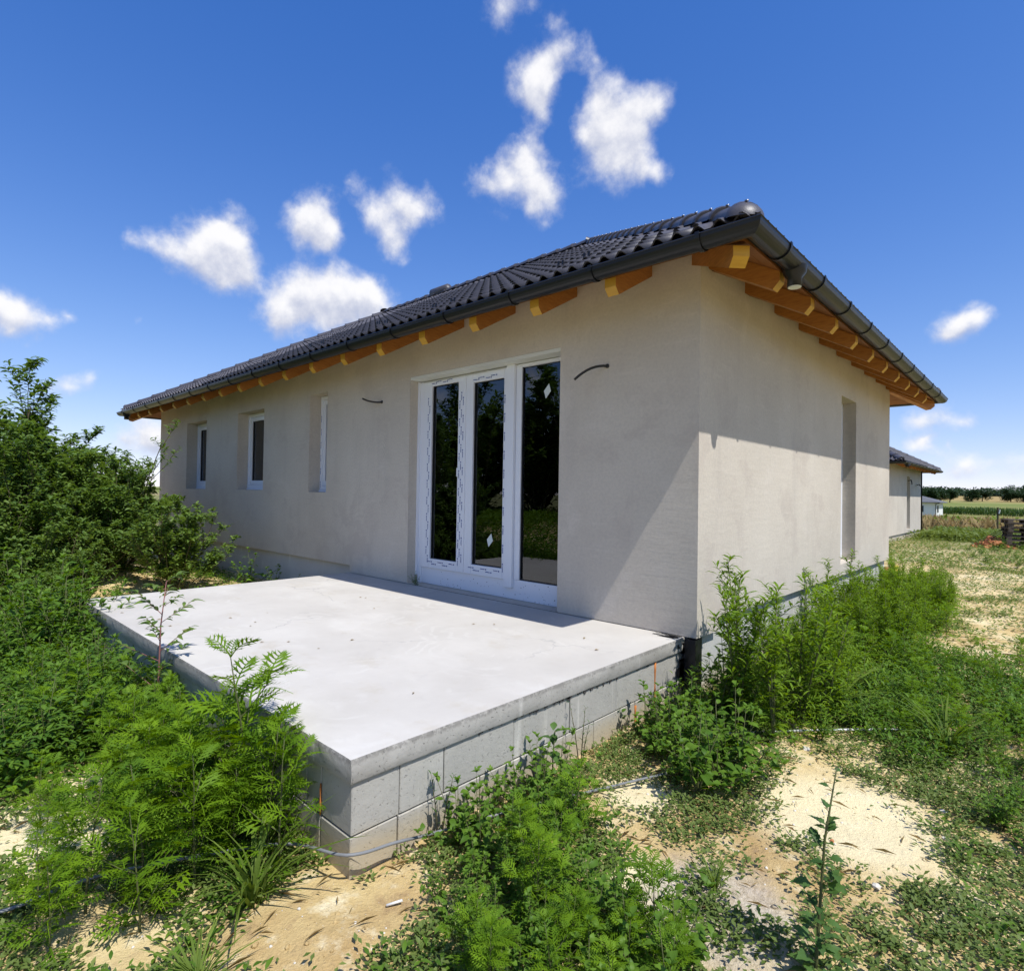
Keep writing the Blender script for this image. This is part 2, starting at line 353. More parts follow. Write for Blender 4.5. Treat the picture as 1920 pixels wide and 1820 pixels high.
def make_soil():
    mt, t, b = newmat("sandy_soil"); P = worldpos(t)
    n1 = noise(t, P, .9, 5, .6); n2 = noise(t, P, 7, 6, .65); n3 = noise(t, P, 60, 4, .7)
    c = ramp(t, n1, [(.34, (.47, .32, .14)), (.5, (.64, .485, .23)), (.66, (.76, .63, .37))])
    c = mixc(t, maprange(t, n2, .5, .72), c, (.80, .69, .45))
    c = mixc(t, math_node(t, 'MULTIPLY', maprange(t, n2, .46, .30), .6), c, (.33, .215, .115))
    c = mixc(t, math_node(t, 'MULTIPLY', maprange(t, n3, .58, .72), .4), c, (.25, .18, .11))
    c = mixc(t, math_node(t, 'MULTIPLY', maprange(t, n3, .36, .26), .5), c, (.80, .75, .64))
    # fresh pale sand and a patch of grey grit
    def spot(cx, cy, r):
        dd = vmath(t, 'DISTANCE', vmath(t, 'MULTIPLY', P, (1, 1, 0)), (cx, cy, 0))
        return maprange(t, math_node(t, 'ADD', dd, math_node(t, 'MULTIPLY', n2, .35*r)), r*1.35, r*.75)
    pale = math_node(t, 'MAXIMUM', math_node(t, 'MAXIMUM', spot(1.26, -1.0, .50), spot(.41, -1.53, .24)), math_node(t, 'MAXIMUM', spot(.82, -2.19, .20), spot(-1.5, -3.65, .5)))
    c = mixc(t, math_node(t, 'MULTIPLY', pale, .8), c, (.86, .75, .475))
    c = mixc(t, math_node(t, 'MULTIPLY', spot(1.08, -2.1, .34), .7), c, ramp(t, n3, [(.35, (.30, .26, .21)), (.65, (.62, .56, .48))]))
    c = mixc(t, math_node(t, 'MULTIPLY', maprange(t, n3, .60, .72), .35), c, (.28, .20, .12))
    # grown over further away, then open farmland
    sx = N(t, 'ShaderNodeSeparateXYZ'); t.links.new(P, sx.inputs[0])
    gr = ramp(t, noise(t, P, 1.4, 5, .7), [(.35, (.075, .115, .03)), (.55, (.14, .16, .05)), (.72, (.33, .27, .12))])
    c = mixc(t, math_node(t, 'MULTIPLY', maprange(t, vmath(t, 'LENGTH', P), 11, 28), .85), c, gr)
    dry = ramp(t, noise(t, P, .5, 5, .7), [(.35, (.20, .17, .075)), (.65, (.34, .27, .13))])
    c = mixc(t, maprange(t, sx.outputs[1], 33, 36), c, dry)
    n4 = noise(t, P, 170, 3, .7)
    fld = ramp(t, noise(t, vmath(t, 'MULTIPLY', P, (.006, .02, 0)), 1.0, 3, .5), [(.4, (.17, .20, .055)), (.62, (.27, .25, .09))])
    fld = mixc(t, maprange(t, math_node(t, 'ADD', sx.outputs[1], math_node(t, 'MULTIPLY', sx.outputs[0], .9)), 300, 330), fld, (.34, .25, .10))
    c = mixc(t, maprange(t, sx.outputs[1], 105, 118), c, fld)
    t.links.new(c, b.inputs['Base Color']); b.inputs['Roughness'].default_value = 1.
    b.inputs['Specular IOR Level'].default_value = .1
    bn = N(t, 'ShaderNodeBump'); bn.inputs['Strength'].default_value = .8; bn.inputs['Distance'].default_value = .02
    t.links.new(math_node(t, 'ADD', noise(t, P, 18, 6, .75), math_node(t, 'ADD', math_node(t, 'MULTIPLY', n3, .6), math_node(t, 'MULTIPLY', n4, .3))), bn.inputs['Height'])
    t.links.new(bn.outputs[0], b.inputs['Normal'])
    return mt
def make_leaf(name, a, bcol, trans=.35, rough=.5, spec=.35, yellow=None):
    mt, t, b = newmat(name)
    at = N(t, 'ShaderNodeAttribute', attribute_name='tint').outputs['Fac']
    oi = N(t, 'ShaderNodeObjectInfo').outputs['Random']
    f = math_node(t, 'ADD', math_node(t, 'MULTIPLY', at, .7), math_node(t, 'MULTIPLY', oi, .3))
    c = ramp(t, f, [(.05, a), (.9, bcol)] + ([(1., yellow)] if yellow else []))
    t.links.new(c, b.inputs['Base Color']); b.inputs['Roughness'].default_value = rough
    b.inputs['Specular IOR Level'].default_value = spec
    tr = N(t, 'ShaderNodeBsdfTranslucent')
    hsn = N(t, 'ShaderNodeHueSaturation'); hsn.inputs['Hue'].default_value = .485; hsn.inputs['Saturation'].default_value = 1.15; hsn.inputs['Value'].default_value = 1.5
    t.links.new(c, hsn.inputs['Color']); t.links.new(hsn.outputs[0], tr.inputs[0])
    mx = N(t, 'ShaderNodeMixShader'); mx.inputs[0].default_value = trans
    t.links.new(b.outputs[0], mx.inputs[1]); t.links.new(tr.outputs[0], mx.inputs[2])
    t.links.new(mx.outputs[0], t.nodes['Material Output'].inputs[0])
    return mt
def make_glass():
    mt, t, b = newmat("window_glass"); t.nodes.remove(b)
    fr = N(t, 'ShaderNodeFresnel'); fr.inputs['IOR'].default_value = 1.75
    gl = N(t, 'ShaderNodeBsdfGlossy'); gl.inputs['Roughness'].default_value = 0.0; gl.inputs[0].default_value = (.92, .95, 1, 1)
    tp = N(t, 'ShaderNodeBsdfTransparent'); tp.inputs[0].default_value = (.42, .44, .45, 1)
    mx = N(t, 'ShaderNodeMixShader')
    t.links.new(math_node(t, 'MULTIPLY', fr.outputs[0], 1.05, clamp=True), mx.inputs[0]); t.links.new(tp.outputs[0], mx.inputs[1]); t.links.new(gl.outputs[0], mx.inputs[2])
    t.links.new(mx.outputs[0], t.nodes['Material Output'].inputs[0])
    return mt
def make_wood(name, a, bcol, rough=.55):
    mt, t, b = newmat(name); P = N(t, 'ShaderNodeTexCoord').outputs['Object']
    oi = N(t, 'ShaderNodeObjectInfo').outputs['Random']
    gr = noise(t, vmath(t, 'MULTIPLY', P, (9, 9, 60)), 1., 4, .6)
    c = ramp(t, gr, [(.3, a), (.7, bcol)])
    c = mixc(t, math_node(t, 'MULTIPLY', oi, .35), c, tuple(v*.7 for v in a))
    t.links.new(c, b.inputs['Base Color']); b.inputs['Roughness'].default_value = rough
    return mt

M = {}
M['plaster'] = make_plaster()
M['slab'] = make_slab()
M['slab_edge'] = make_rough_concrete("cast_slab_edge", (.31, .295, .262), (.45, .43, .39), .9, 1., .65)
M['block'] = make_rough_concrete("concrete_block", (.36, .345, .305), (.46, .44, .39), .45)
M['plinth'] = make_rough_concrete("plinth_coat", (.50, .49, .46), (.58, .57, .54), .1)
M['soil'] = make_soil()
M['foam'] = plain("orange_foam", (.50, .18, .05), .9, .2, 0, .6, 40, .3)
M['bitumen'] = plain("bitumen_coat", (.012, .012, .014), .42, .5, 0, .7, 30)
M['pvc'] = plain("white_window_plastic", (.74, .76, .80), .35, .4)
M['pvc_old'] = plain("white_painted_board", (.66, .67, .62), .6, .3, 0, .2, 20, .05)
M['print'] = plain("blue_film_print", (.03, .06, .26), .5)
M['sticker'] = plain("pale_sticker", (.62, .68, .66), .6)
M['glass'] = make_glass()
M['rubber'] = plain("black_rubber", (.015, .015, .016), .6)
M['wet_mortar'] = plain("dark_mortar", (.085, .08, .075), .9, .2, 0, .5, 60, .3)
M['gutter'] = plain("anthracite_metal", (.010, .011, .014), .34, .35, 0, .08, 90)
M['tile'] = plain("anthracite_roof_tile", (.064, .060, .069), .45, .5, 0, .25, 120, .2)
M['rafter'] = make_wood("stained_rafter", (.30, .108, .018), (.50, .21, .038))
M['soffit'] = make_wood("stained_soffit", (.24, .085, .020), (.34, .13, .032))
M['rafter_end'] = make_wood("fresh_cut_stain", (.54, .29, .032), (.62, .36, .045))
M['deck'] = plain("roof_underlay", (.03, .03, .032), .8)
M['clip'] = plain("bright_clip", (.40, .40, .41), .4, .5, 1)
M['inside'] = plain("bare_plaster_inside", (.30, .28, .26), .95)
M['steel'] = plain("pipe_grey", (.19, .195, .20), .55, .4, 0, .2, 50, .25)
M['conduit'] = plain("pale_conduit", (.66, .66, .64), .5)
M['cable'] = plain("black_cable", (.012, .012, .013), .5)
M['ragweed'] = make_leaf("ragweed_leaf", (.080, .170, .010), (.185, .315, .014), .40, .55, .15)
M['nettle'] = make_leaf("weed_leaf", (.060, .135, .016), (.140, .245, .026), .34, .5, .2)
M['bushleaf'] = make_leaf("bush_leaf", (.066, .130, .022), (.165, .250, .052), .38, .45, .3)
M['goose'] = make_leaf("goosefoot_leaf", (.045, .105, .024), (.095, .18, .040), .32)
M['fleabane'] = make_leaf("fleabane_leaf", (.090, .175, .014), (.190, .305, .028), .40, .55, .15)
M['mat'] = make_leaf("knotweed_leaf", (.080, .130, .024), (.190, .245, .062), .28, .6, .3, (.34, .27, .11))
M['grass'] = make_leaf("grass_blade", (.075, .130, .016), (.19, .26, .05), .34, .6, .12)
M['drygrass'] = make_leaf("dry_weed", (.20, .16, .07), (.36, .27, .13), .3, .8, .1)
M['corn'] = make_leaf("maize_leaf", (.035, .085, .018), (.09, .15, .03), .3)
M['stem'] = plain("green_stem", (.09, .10, .035), .6, .3, 0, 0, 60, .3)
M['twig'] = plain("brown_twig", (.10, .085, .045), .8, .2, 0, 0, 60, .3)
M['redstem'] = plain("reddish_stem", (.24, .10, .09), .6)
M['bark'] = plain("bark", (.09, .07, .05), .9, .2, 0, .5, 20, .3)
M['treeleaf'] = make_leaf("tree_leaf", (.018, .042, .016), (.040, .074, .028), .2)
M['pallet'] = make_wood("weathered_pallet_wood", (.055, .042, .032), (.15, .115, .085), .85)
M['brick'] = plain("broken_brick", (.42, .17, .075), .9, .2, 0, .5, 40, .25)
M['stone'] = plain("pale_stone", (.62, .58, .50), .9, .2, 0, .5, 40, .15)
M['white'] = plain("white_render", (.72, .72, .70), .9, .2)
M['yellow'] = plain("yellow_pipe", (.70, .50, .04), .5)
M['grey_roof'] = plain("grey_roofing", (.13, .13, .135), .7, .3, 0, .2, 30, .1)
M['dark'] = plain("dark_opening", (.02, .022, .03), .3)
# ------------------------------------------------------------------ ground
def grid_axis(lo, hi, mid_lo, mid_hi, st, grow):
    a = list(np.arange(mid_lo, mid_hi+1e-6, st)); s = st; v = mid_hi
    while v < hi: s *= grow; v += s; a.append(min(v, hi))
    s = st; v = mid_lo
    while v > lo: s *= grow; v -= s; a.insert(0, max(v, lo))
    return np.array(a)
gx = grid_axis(-2500, 2500, -6, 4, .07, 1.09); gy = grid_axis(-400, 5000, -5, 5, .07, 1.07)
XX, YY = np.meshgrid(gx, gy); ZZ = ground_z(XX, YY)
nx, ny = len(gx), len(gy)
idx = (np.arange(ny-1)[:, None]*nx+np.arange(nx-1)[None]).ravel()
ground = link('ground', tri_mesh('ground', np.c_[XX.ravel(), YY.ravel(), ZZ.ravel()],
              np.c_[idx, idx+1, idx+nx+1, idx+nx], M['soil'], smooth=True))
tag(ground, kind='structure')

# ------------------------------------------------------------------ house
X0, X1, Y0, Y1 = -13.23, 0.0, 0.0, 7.29     # outer wall faces
TAN = .565; COS = 1/math.sqrt(1+TAN*TAN); SIN = TAN*COS
OV = .62; ZT = 3.22                         # roof plane: z = ZT - TAN*d, d = distance outside the wall line
house = thing('house', 'unfinished grey bungalow with black tiled hip roof behind the concrete terrace', 'house', (-6.6, 3.6, -.5))

def wall_panel(mb, A, B, inward, t, us, zs, absent, ends=True):
    """wall from A to B with cells cut out; outer and inner skin plus the reveals between"""
    A, B, n = Vector(A), Vector(B), Vector(inward); L = (B-A).length; d = (B-A)/L
    us = sorted(set([0, L]+us)); zs = sorted(set(zs))
    P = lambda u, z, k: A+d*u+n*(t*k)+Vector((0, 0, z))
    C = lambda i, j: 0 <= i < len(us)-1 and 0 <= j < len(zs)-1 and not absent((us[i]+us[i+1])/2, (zs[j]+zs[j+1])/2)
    for i in range(len(us)-1):
        for j in range(len(zs)-1):
            if not C(i, j): continue
            a, b, c, e = us[i], us[i+1], zs[j], zs[j+1]
            mb.add([P(a, c, 0), P(b, c, 0), P(b, e, 0), P(a, e, 0)], [(0, 1, 2, 3)])
            mb.add([P(a, c, 1), P(b, c, 1), P(b, e, 1), P(a, e, 1)], [(3, 2, 1, 0)])
            if not C(i-1, j) and (ends or i): mb.add([P(a, c, 0), P(a, e, 0), P(a, e, 1), P(a, c, 1)], [(0, 1, 2, 3)])
            if not C(i+1, j) and (ends or i < len(us)-2): mb.add([P(b, c, 0), P(b, c, 1), P(b, e, 1), P(b, e, 0)], [(0, 1, 2, 3)])
            if not C(i, j-1): mb.add([P(a, c, 0), P(a, c, 1), P(b, c, 1), P(b, c, 0)], [(0, 1, 2, 3)])
            if not C(i, j+1): mb.add([P(a, e, 0), P(b, e, 0), P(b, e, 1), P(a, e, 1)], [(0, 1, 2, 3)])
WT, WZ = .42, 3.10
DOOR = (-3.722, -1.394, .005, 2.515)
WINS = [(-11.475, -10.36, 1.105, 2.49), (-8.846, -7.76, 1.105, 2.49), (-6.198, -5.68, 1.09, 2.555)]
NICHE = (4.206, 4.984, .25, 2.474)
mb = MB()
holes = [DOOR]+WINS
def front_absent(u, z):
    x = X0+u
    if z < .10 and x < -5.0: return True
    return any(a < x < b and c < z < e for a, b, c, e in holes)
wall_panel(mb, (X0, 0, 0), (0, 0, 0), (0, 1, 0), WT, [h[0]-X0 for h in holes]+[h[1]-X0 for h in holes]+[-5.0-X0],
           [.004, .10, WZ]+[h[2] for h in holes]+[h[3] for h in holes], front_absent)
wall_panel(mb, (0, WT, 0), (0, Y1-WT, 0), (-1, 0, 0), WT, [NICHE[0]-WT, NICHE[1]-WT], [.10, NICHE[2], NICHE[3], WZ],
           lambda u, z: NICHE[0] < u+WT < NICHE[1] and NICHE[2] < z < NICHE[3], False)
wall_panel(mb, (0, Y1, 0), (X0, Y1, 0), (0, -1, 0), WT, [], [.10, WZ], lambda u, z: False)
wall_panel(mb, (X0, Y1-WT, 0), (X0, WT, 0), (1, 0, 0), WT, [], [.10, WZ], lambda u, z: False, False)
mb.build('wall', M['plaster'], house)
mb = MB()                                     # recessed plinth below the insulation
pr = .055
for a, b, c, e in ((X0+pr, -5.003, pr, .42), (-.42, -pr, pr, Y1-pr), (X0+pr, -.43, Y1-.42, Y1-pr), (X0+pr, X0+.42, .43, Y1-.43), (-5.001, -.43, .02, .42)):
    mb.box(a, b, c, e, -1.0, .098 if a != -5.001 else -.004)
mb.build('plinth', M['plinth'], house)
MB().box(X0+WT, -WT, WT, Y1-WT, -.06, .02).build('floor', M['inside'], house)
MB().box(X0+WT, -WT, WT, Y1-WT, 2.66, 2.72).build('ceiling', M['inside'], house)
MB().box(-5.2, -5.08, WT+.002, Y1-WT-.002, .021, 2.659).build('inner_wall', M['inside'], house)
# bitumen brushed over the plinth corner beside the terrace
mb = MB()
mb.box(-.094, -.003, -.012, .052, -1.0, -.012)
mb.box(-.052, -.003, .053, .10, -1.0, .094)
for k in range(26):
    x = -.094-.001; z = -.05-.5*rnd.random(); w = .008+.02*rnd.random()
    y = -.015-.02*rnd.random()
    mb.box(x-.004-.002*rnd.random(), x, y-.10*rnd.random()**2, y+.01, z-w*1.8, z+w)
bt = mb.build('bitumen_coat', M['bitumen'], house)

# door unit ---------------------------------------------------------------
fy = .150
door = MB()
door.box(-3.716, -3.645, fy, fy+.08, .005, 2.47)                 # outer frame left
door.box(-3.644, -1.40, fy+.004, fy+.08, 2.452, 2.47)
door.box(-3.644, -1.40, fy+.012, fy+.10, .008, .215)             # bottom panel
door.box(-2.10, -2.025, fy+.004, fy+.08, .216, 2.451)
door.box(-2.024, -1.40, fy+.006, fy+.078, 2.437, 2.4515)
door = door.build('door_frame', M['pvc'], house)
bevel(door, .004)
MB().box(-3.72, -3.700, .118, fy-.002, .10, 2.47).build('edge_trim', M['pvc'], door)
bevel(MB().box(-2.218, -2.103, fy-.028, fy+.06, .128, 2.478).build('cover_strip', M['pvc'], door), .004)
MB().box(-3.720, -1.396, .003, fy+.1, 2.478, 2.513).build('lintel_board', M['pvc_old'], door)
def sash(name, x0, x1, z0, z1, px0, px1, pz0, pz1, parent, y=fy-.012):
    s = MB(); d = .075
    s.box(x0, px0, y, y+d, z0, z1); s.box(px1, x1, y, y+d, z0, z1)
    s.box(px0, px1, y+.0004, y+d, z0, pz0); s.box(px0, px1, y+.0004, y+d, pz1, z1)
    o = bevel(s.build(name, M['pvc'], parent), .005, 2)
    MB().box(px0, px1, y+.038, y+.046, pz0, pz1).build('pane', M['glass'], o)
    g = MB()                                                      # rubber seal round the pane
    w = .007
    g.box(px0, px0+w, y+.022, y+.036, pz0, pz1); g.box(px1-w, px1, y+.022, y+.036, pz0, pz1)
    g.box(px0+w, px1-w, y+.0225, y+.036, pz0, pz0+w); g.box(px0+w, px1-w, y+.0225, y+.036, pz1-w, pz1)
    g.build('glazing_seal', M['rubber'], o)
    return o
s1 = sash('door_sash', -3.640, -2.866, .205, 2.452, -3.472, -2.992, .318, 2.397, house)
s2 = sash('door_sash', -2.860, -2.220, .205, 2.452, -2.742, -2.264, .316, 2.355, house)
MB().box(-2.018, -1.40, fy+.036, fy+.044, .225, 2.434).build('pane', M['glass'], door)
g = MB(); g.box(-2.024, -2.017, fy+.02, fy+.035, .216, 2.436); g.box(-2.016, -1.40, fy+.02, fy+.035, .216, .224)
g.build('glazing_seal', M['rubber'], door)
MB().box(-3.720, -1.396, -.004, fy+.011, -.05, .0045).build('threshold', M['slab_edge'], door)
def print_run(mb, along, fixed, a, b, y, size, phase, gap=.20):
    """a run of small printed words with a square mark after each, along x or z"""
    p = a+phase*gap; r = random.Random(int(phase*97)+int(abs(fixed)*1000))
    def q(u0, u1, v0, v1):
        if along == 'x': P = [(u0, y, fixed+v0), (u1, y, fixed+v0), (u1, y, fixed+v1), (u0, y, fixed+v1)]
        else: P = [(fixed-v0, y, u0), (fixed-v0, y, u1), (fixed-v1, y, u1), (fixed-v1, y, u0)]
        mb.prism(P, (0, .0012, 0))
    while p+gap < b:
        u = p
        for k in range(9):
            h = size*(1.0 if k == 0 or r.random() < .3 else .75)
            w = .0045+.003*r.random(); q(u, u+w, -size*.3, -size*.3+h*.8); u += w+.0014
        u += .010; q(u, u+.015, -size*.6, size*.6)
        p += gap
for o, (xa, xb, za, zb, sides) in ((s1, (-3.472, -2.992, .318, 2.397, 'LRTB')), (s2, (-2.742, -2.264, .316, 2.355, 'RTB'))):
    mb = MB(); y = fy-.0145
    if 'L' in sides:
        print_run(mb, 'z', xa-.035, za-.05, zb, y, .013, .0); print_run(mb, 'z', xa-.062, za-.05, zb+.03, y, .013, .5)
    if 'R' in sides:
        w = .03 if o is s1 else .018
        print_run(mb, 'z', xb+w, za-.08, zb+.05, y, .013, .2)
        if o is s1: print_run(mb, 'z', xb+.058, za-.08, zb+.04, y, .013, .7); print_run(mb, 'z', xb+.088, za-.08, zb+.04, y, .013, .4)
    print_run(mb, 'x', zb+.028, xa-.06, xb+.10, y, .011, .3); print_run(mb, 'x', zb+.045, xa-.08, xb+.12, y, .011, .8)
    print_run(mb, 'x', za-.035, xa-.06, xb+.10, y, .012, .1); print_run(mb, 'x', za-.062, xa-.08, xb+.12, y, .012, .6)
    tag(mb.build('film_print', M['print'], o), kind='stuff')
MB().box(-2.995, -2.972, fy-.022, fy-.013, 1.30, 1.40).build('latch', M['pvc'], s1)
def diamond(cx, cz, y, par):
    w, h = .045, .075
    ps = [(cx-w*.55, y, cz-h*.35), (cx+w*.35, y, cz-h), (cx+w*.75, y, cz+h*.3), (cx-w*.1, y, cz+h)]
    ps = [(cx-.02, y, cz-.075), (cx+.045, y, cz-.005), (cx+.02, y, cz+.075), (cx-.045, y, cz+.005)]
    MB().prism(ps, (0, .001, 0)).build('sticker', M['sticker'], par)
diamond(-1.70, 2.155, fy+.033, door); diamond(-2.478, .60, fy+.0235, s2)
# specks of mortar on the bottom panel
mb = MB()
for k in range(70):
    x = rnd.uniform(-3.3, -1.45); z = .02+.18*rnd.random()**1.8; r_ = .002+.004*rnd.random()**2
    mb.add([(x-r_, fy+.0105, z), (x, fy+.0105, z-r_), (x+r_*1.3, fy+.0105, z), (x, fy+.0105, z+r_)], [(0, 1, 2, 3)])
tag(mb.build('mortar_specks', M['bitumen'], door), kind='stuff')

# narrow windows -----------------------------------------------------------
for n, (xa, xb, za, zb) in enumerate(WINS):
    y = (.205, .190, .180)[n]
    w = MB(); f = .062
    w.box(xa+.004, xa+f, y, y+.07, za+.035, zb-.004); w.box(xb-f, xb-.004, y, y+.07, za+.035, zb-.004)
    w.box(xa+f, xb-f, y+.0004, y+.07, za+.035, za+.035+f); w.box(xa+f, xb-f, y+.0004, y+.07, zb-f, zb-.004)
    win = bevel(w.build('window', M['pvc'], house), .004)
    sx0, sx1, sz0, sz1 = xa+f+.003, xb-f-.003, za+.038+f, zb-f-.003
    sash('sash', sx0, sx1, sz0, sz1, sx0+.07, sx1-.07, sz0+.07, sz1-.07, win, y+.012)
    MB().box(xa+.004, xb-.004, y-.012, y+.07, za+.003, za+.034).build('sill_rail', M['pvc'], win)
    if n == 2:
        mb = MB(); print_run(mb, 'z', xa+.03, za+.05, zb-.03, y-.002, .013, .1, .2); print_run(mb, 'z', xb-.04, za+.05, zb-.03, y-.002, .013, .5, .2)
        print_run(mb, 'z', sx1-.04, za+.08, zb-.08, y+.0105, .013, .3, .2); tag(mb.build('film_print', M['print'], win), kind='stuff')
# tall narrow window in the sunlit side wall
xa, xb, za, zb = NICHE; xd = -.165
w = MB()
w.box(xd-.07, xd, xa+.004, xa+.07, za+.02, zb-.004); w.box(xd-.07, xd, xb-.07, xb-.004, za+.02, zb-.004)
w.box(xd-.07, xd-.0004, xa+.07, xb-.07, za+.02, za+.09); w.box(xd-.07, xd-.0004, xa+.07, xb-.07, zb-.07, zb-.004)
win = bevel(w.build('window', M['pvc'], house), .004)
MB().box(xd-.045, xd-.037, xa+.07, xb-.07, za+.09, zb-.07).build('pane', M['glass'], win)
MB().box(-.30, -.002, xa+.002, xb-.002, za-.13, za-.002).build('sill_block', M['white'], win)

# loose cables sticking out of the wall
def cable_stub(a, mid, b, r=.011):
    pts = []
    a, mid, b = Vector(a), Vector(mid), Vector(b)
    for k in range(9):
        t = k/8; pts.append(a*(1-t)**2+mid*2*t*(1-t)+b*t*t)
    mb = MB().tube([a+Vector((0, .03, 0))]+pts, r, 8)
    mb.tube([a+Vector((0, .02, 0)), a+Vector((0, -.012, 0))], r*1.7, 8)
    return mb.build('cable_stub', M['cable'], house, True)
cable_stub((-.86, 0, 2.26), (-.95, -.13, 2.27), (-1.06, -.22, 2.13))
cable_stub((-4.31, 0, 2.27), (-4.40, -.10, 2.25), (-4.52, -.16, 2.315), .011)

# roof ---------------------------------------------------------------------
def hip_corners(d): return [(X0-d, Y0-d), (X1+d, Y0-d), (X1+d, Y1+d), (X0-d, Y1+d)]
def zr(d, off=0): return ZT-TAN*d+off
HALF = (Y1-Y0)/2
def hip_shell(zoff, ov, th):
    mb = MB(); vs = []
    for z in (zoff, zoff-th):
        vs += [(x, y, zr(ov)+z) for x, y in hip_corners(ov)]
        vs += [(X0+HALF, HALF, zr(-HALF)+z), (X1-HALF, HALF, zr(-HALF)+z)]
    f = [(0, 1, 5, 4), (1, 2, 5), (2, 3, 4, 5), (3, 0, 4)]
    mb.add(vs, f+[tuple(6+i for i in reversed(q)) for q in f]+[(0, 6, 7, 1), (1, 7, 8, 2), (2, 8, 9, 3), (3, 9, 6, 0)])
    return mb
roof = hip_shell(-.064, .60, .022).build('roof', M['deck'], house)
# boards under the overhang, mitred at the corners
def eave_board(side, d0, d1, ztop, th, name, mat, parent):
    c0, c1 = hip_corners(d0), hip_corners(d1); i, j = side, (side+1) % 4
    P = lambda c, d, o: (c[0], c[1], zr(d)+ztop-o)
    vs = [P(c0[i], d0, 0), P(c0[j], d0, 0), P(c1[j], d1, 0), P(c1[i], d1, 0), P(c0[i], d0, th), P(c0[j], d0, th), P(c1[j], d1, th), P(c1[i], d1, th)]
    mb = MB().add(vs, [(0, 3, 2, 1), (4, 5, 6, 7), (0, 1, 5, 4), (1, 2, 6, 5), (2, 3, 7, 6), (3, 0, 4, 7)])
    return mb.build(name, mat, parent)
for side in range(4):
    for k in range(5):
        eave_board(side, -.02+k*.116, -.02+k*.116+.112, -.088, .022, 'soffit_board', M['soffit'], roof)
    eave_board(side, .565, .60, -.002, .06, 'eave_batten', M['deck'], roof)
def rafter_poly(P):     # side profile; P(d, z) -> point
    zb = lambda d: 2.955-.565*d
    return [P(-.25, zb(-.25)), P(.50, zb(.50)), P(.55, zb(.5)+.055), P(.55, zb(.55)+.152), P(-.25, zb(-.25)+.152)]
def end_cut(mb, pos, thr):
    for i, f in enumerate(mb.f):
        c = sum((Vector(mb.v[j]) for j in f), Vector())/len(f)
        if pos(c) > thr: mb.mi[i] = 1
    return mb
RM = [M['rafter'], M['rafter_end']]
for k in range(17):
    x = -.48-.777*k
    if x < X0+.1: break
    end_cut(MB().prism(rafter_poly(lambda d, z: (x-.05, -d, z)), (.10, 0, 0)), lambda c: -c.y, .51).build('rafter', RM, roof, loc=(x, -.3, 2.85))
for k in range(10):
    y = .19+.757*k
    if y > Y1: break
    end_cut(MB().prism(rafter_poly(lambda d, z: (d, y-.05, z)), (0, .10, 0)), lambda c: c.x, .51).build('rafter', RM, roof, loc=(.3, y, 2.85))
for (cx, cy, ux, uy) in ((X1, Y0, 1, -1), (X1, Y1, 1, 1), (X0, Y0, -1, -1)):   # hip rafters
    w = Vector((-uy, ux, 0)).normalized()*.055
    end_cut(MB().prism([Vector(p)-w for p in rafter_poly(lambda d, z: (cx+ux*d*.96, cy+uy*d*.96, z-.02))], tuple(2*w)), lambda c: (c.x-cx)*ux+(c.y-cy)*uy, .97).build('hip_rafter', RM, roof, loc=(cx, cy, 2.8))

# tiles: two rolls a tile, nose standing over the course below
TW, TG, TL = .300, .340, .405
def tile_template(nu=16, w=TW+.012):
    V, F = [], []
    us = np.linspace(0, w, nu+1)
    h = lambda u: .042*(max(0, math.sin(math.pi*(((u+.02) % .15)/.095))) if ((u+.02) % .15) < .095 else 0)+.003
    for yy, zo in ((0, .036), (TL, .004)):
        for u in us: V.append((u, yy, h(u)+zo))
    for u in us: V.append((u, .006, h(u)+.036-.013))         # thickness of the nose; the roll stays open below
    n = nu+1
    for i in range(nu):
        F.append((i, i+1, n+i+1, n+i)); F.append((2*n+i, 2*n+i+1, i+1, i))
    return np.array(V), np.array(F)
TPL = tile_template(); TPL_LO = tile_template(12)
me_tile = tri_mesh('roof_tile', *TPL, M['tile'], smooth=False)
def tile_plane(P0, U, Nout, width, half):
    """cells of a trapezoid or triangle: (matrix, clipped boundaries)"""
    U = Vector(U); Nh = Vector(Nout); S = (-Nh*COS+Vector((0, 0, SIN))); Nm = U.cross(S)
    out = []
    smax = half/COS
    for k in range(int(smax/TG)+1):
        s0 = k*TG-.015
        for i in range(int(width/TW)+1):
            u0 = i*TW
            lo, hi = s0*COS, width-s0*COS           # boundaries at the nose
            lo2, hi2 = (s0+TL)*COS, width-(s0+TL)*COS
            if u0+TW < lo or u0 > hi or s0 > smax: continue
            org = Vector(P0)+U*u0+S*s0
            mt = Matrix((U, S, Nm)).transposed().to_4x4(); mt.translation = org
            clip = u0 < lo2 or u0+TW+.012 > hi2 or s0+TL > smax
            out.append((mt, clip, u0, s0, width, smax))
    return out
def clipped_tile(u0, s0, width, smax, tpl):
    bm = bmesh.new(); vs = [bm.verts.new(p) for p in tpl[0]]
    for f in tpl[1]: bm.faces.new([vs[i] for i in f])
    for co, no in (((-u0+s0*COS, 0, 0), (-1, COS, 0)), ((width-u0-s0*COS, 0, 0), (1, COS, 0)), ((0, smax-s0, 0), (0, 1, 0))):
        bmesh.ops.bisect_plane(bm, geom=bm.verts[:]+bm.edges[:]+bm.faces[:], plane_co=co, plane_no=no, clear_outer=True)
    if not bm.faces: bm.free(); return None
    me = bpy.data.meshes.new('roof_tile'); bm.to_mesh(me); bm.free(); me.materials.append(M['tile']); return me
def join_meshes(items):
    V, F, b = [], [], 0
    for me, mt in items:
        for v in me.vertices: V.append(mt @ v.co)
        for p in me.polygons: F.append(tuple(b+i for i in p.vertices))
        b += len(me.vertices)
    return V, F
ex, ey = X1+OV, Y0-OV
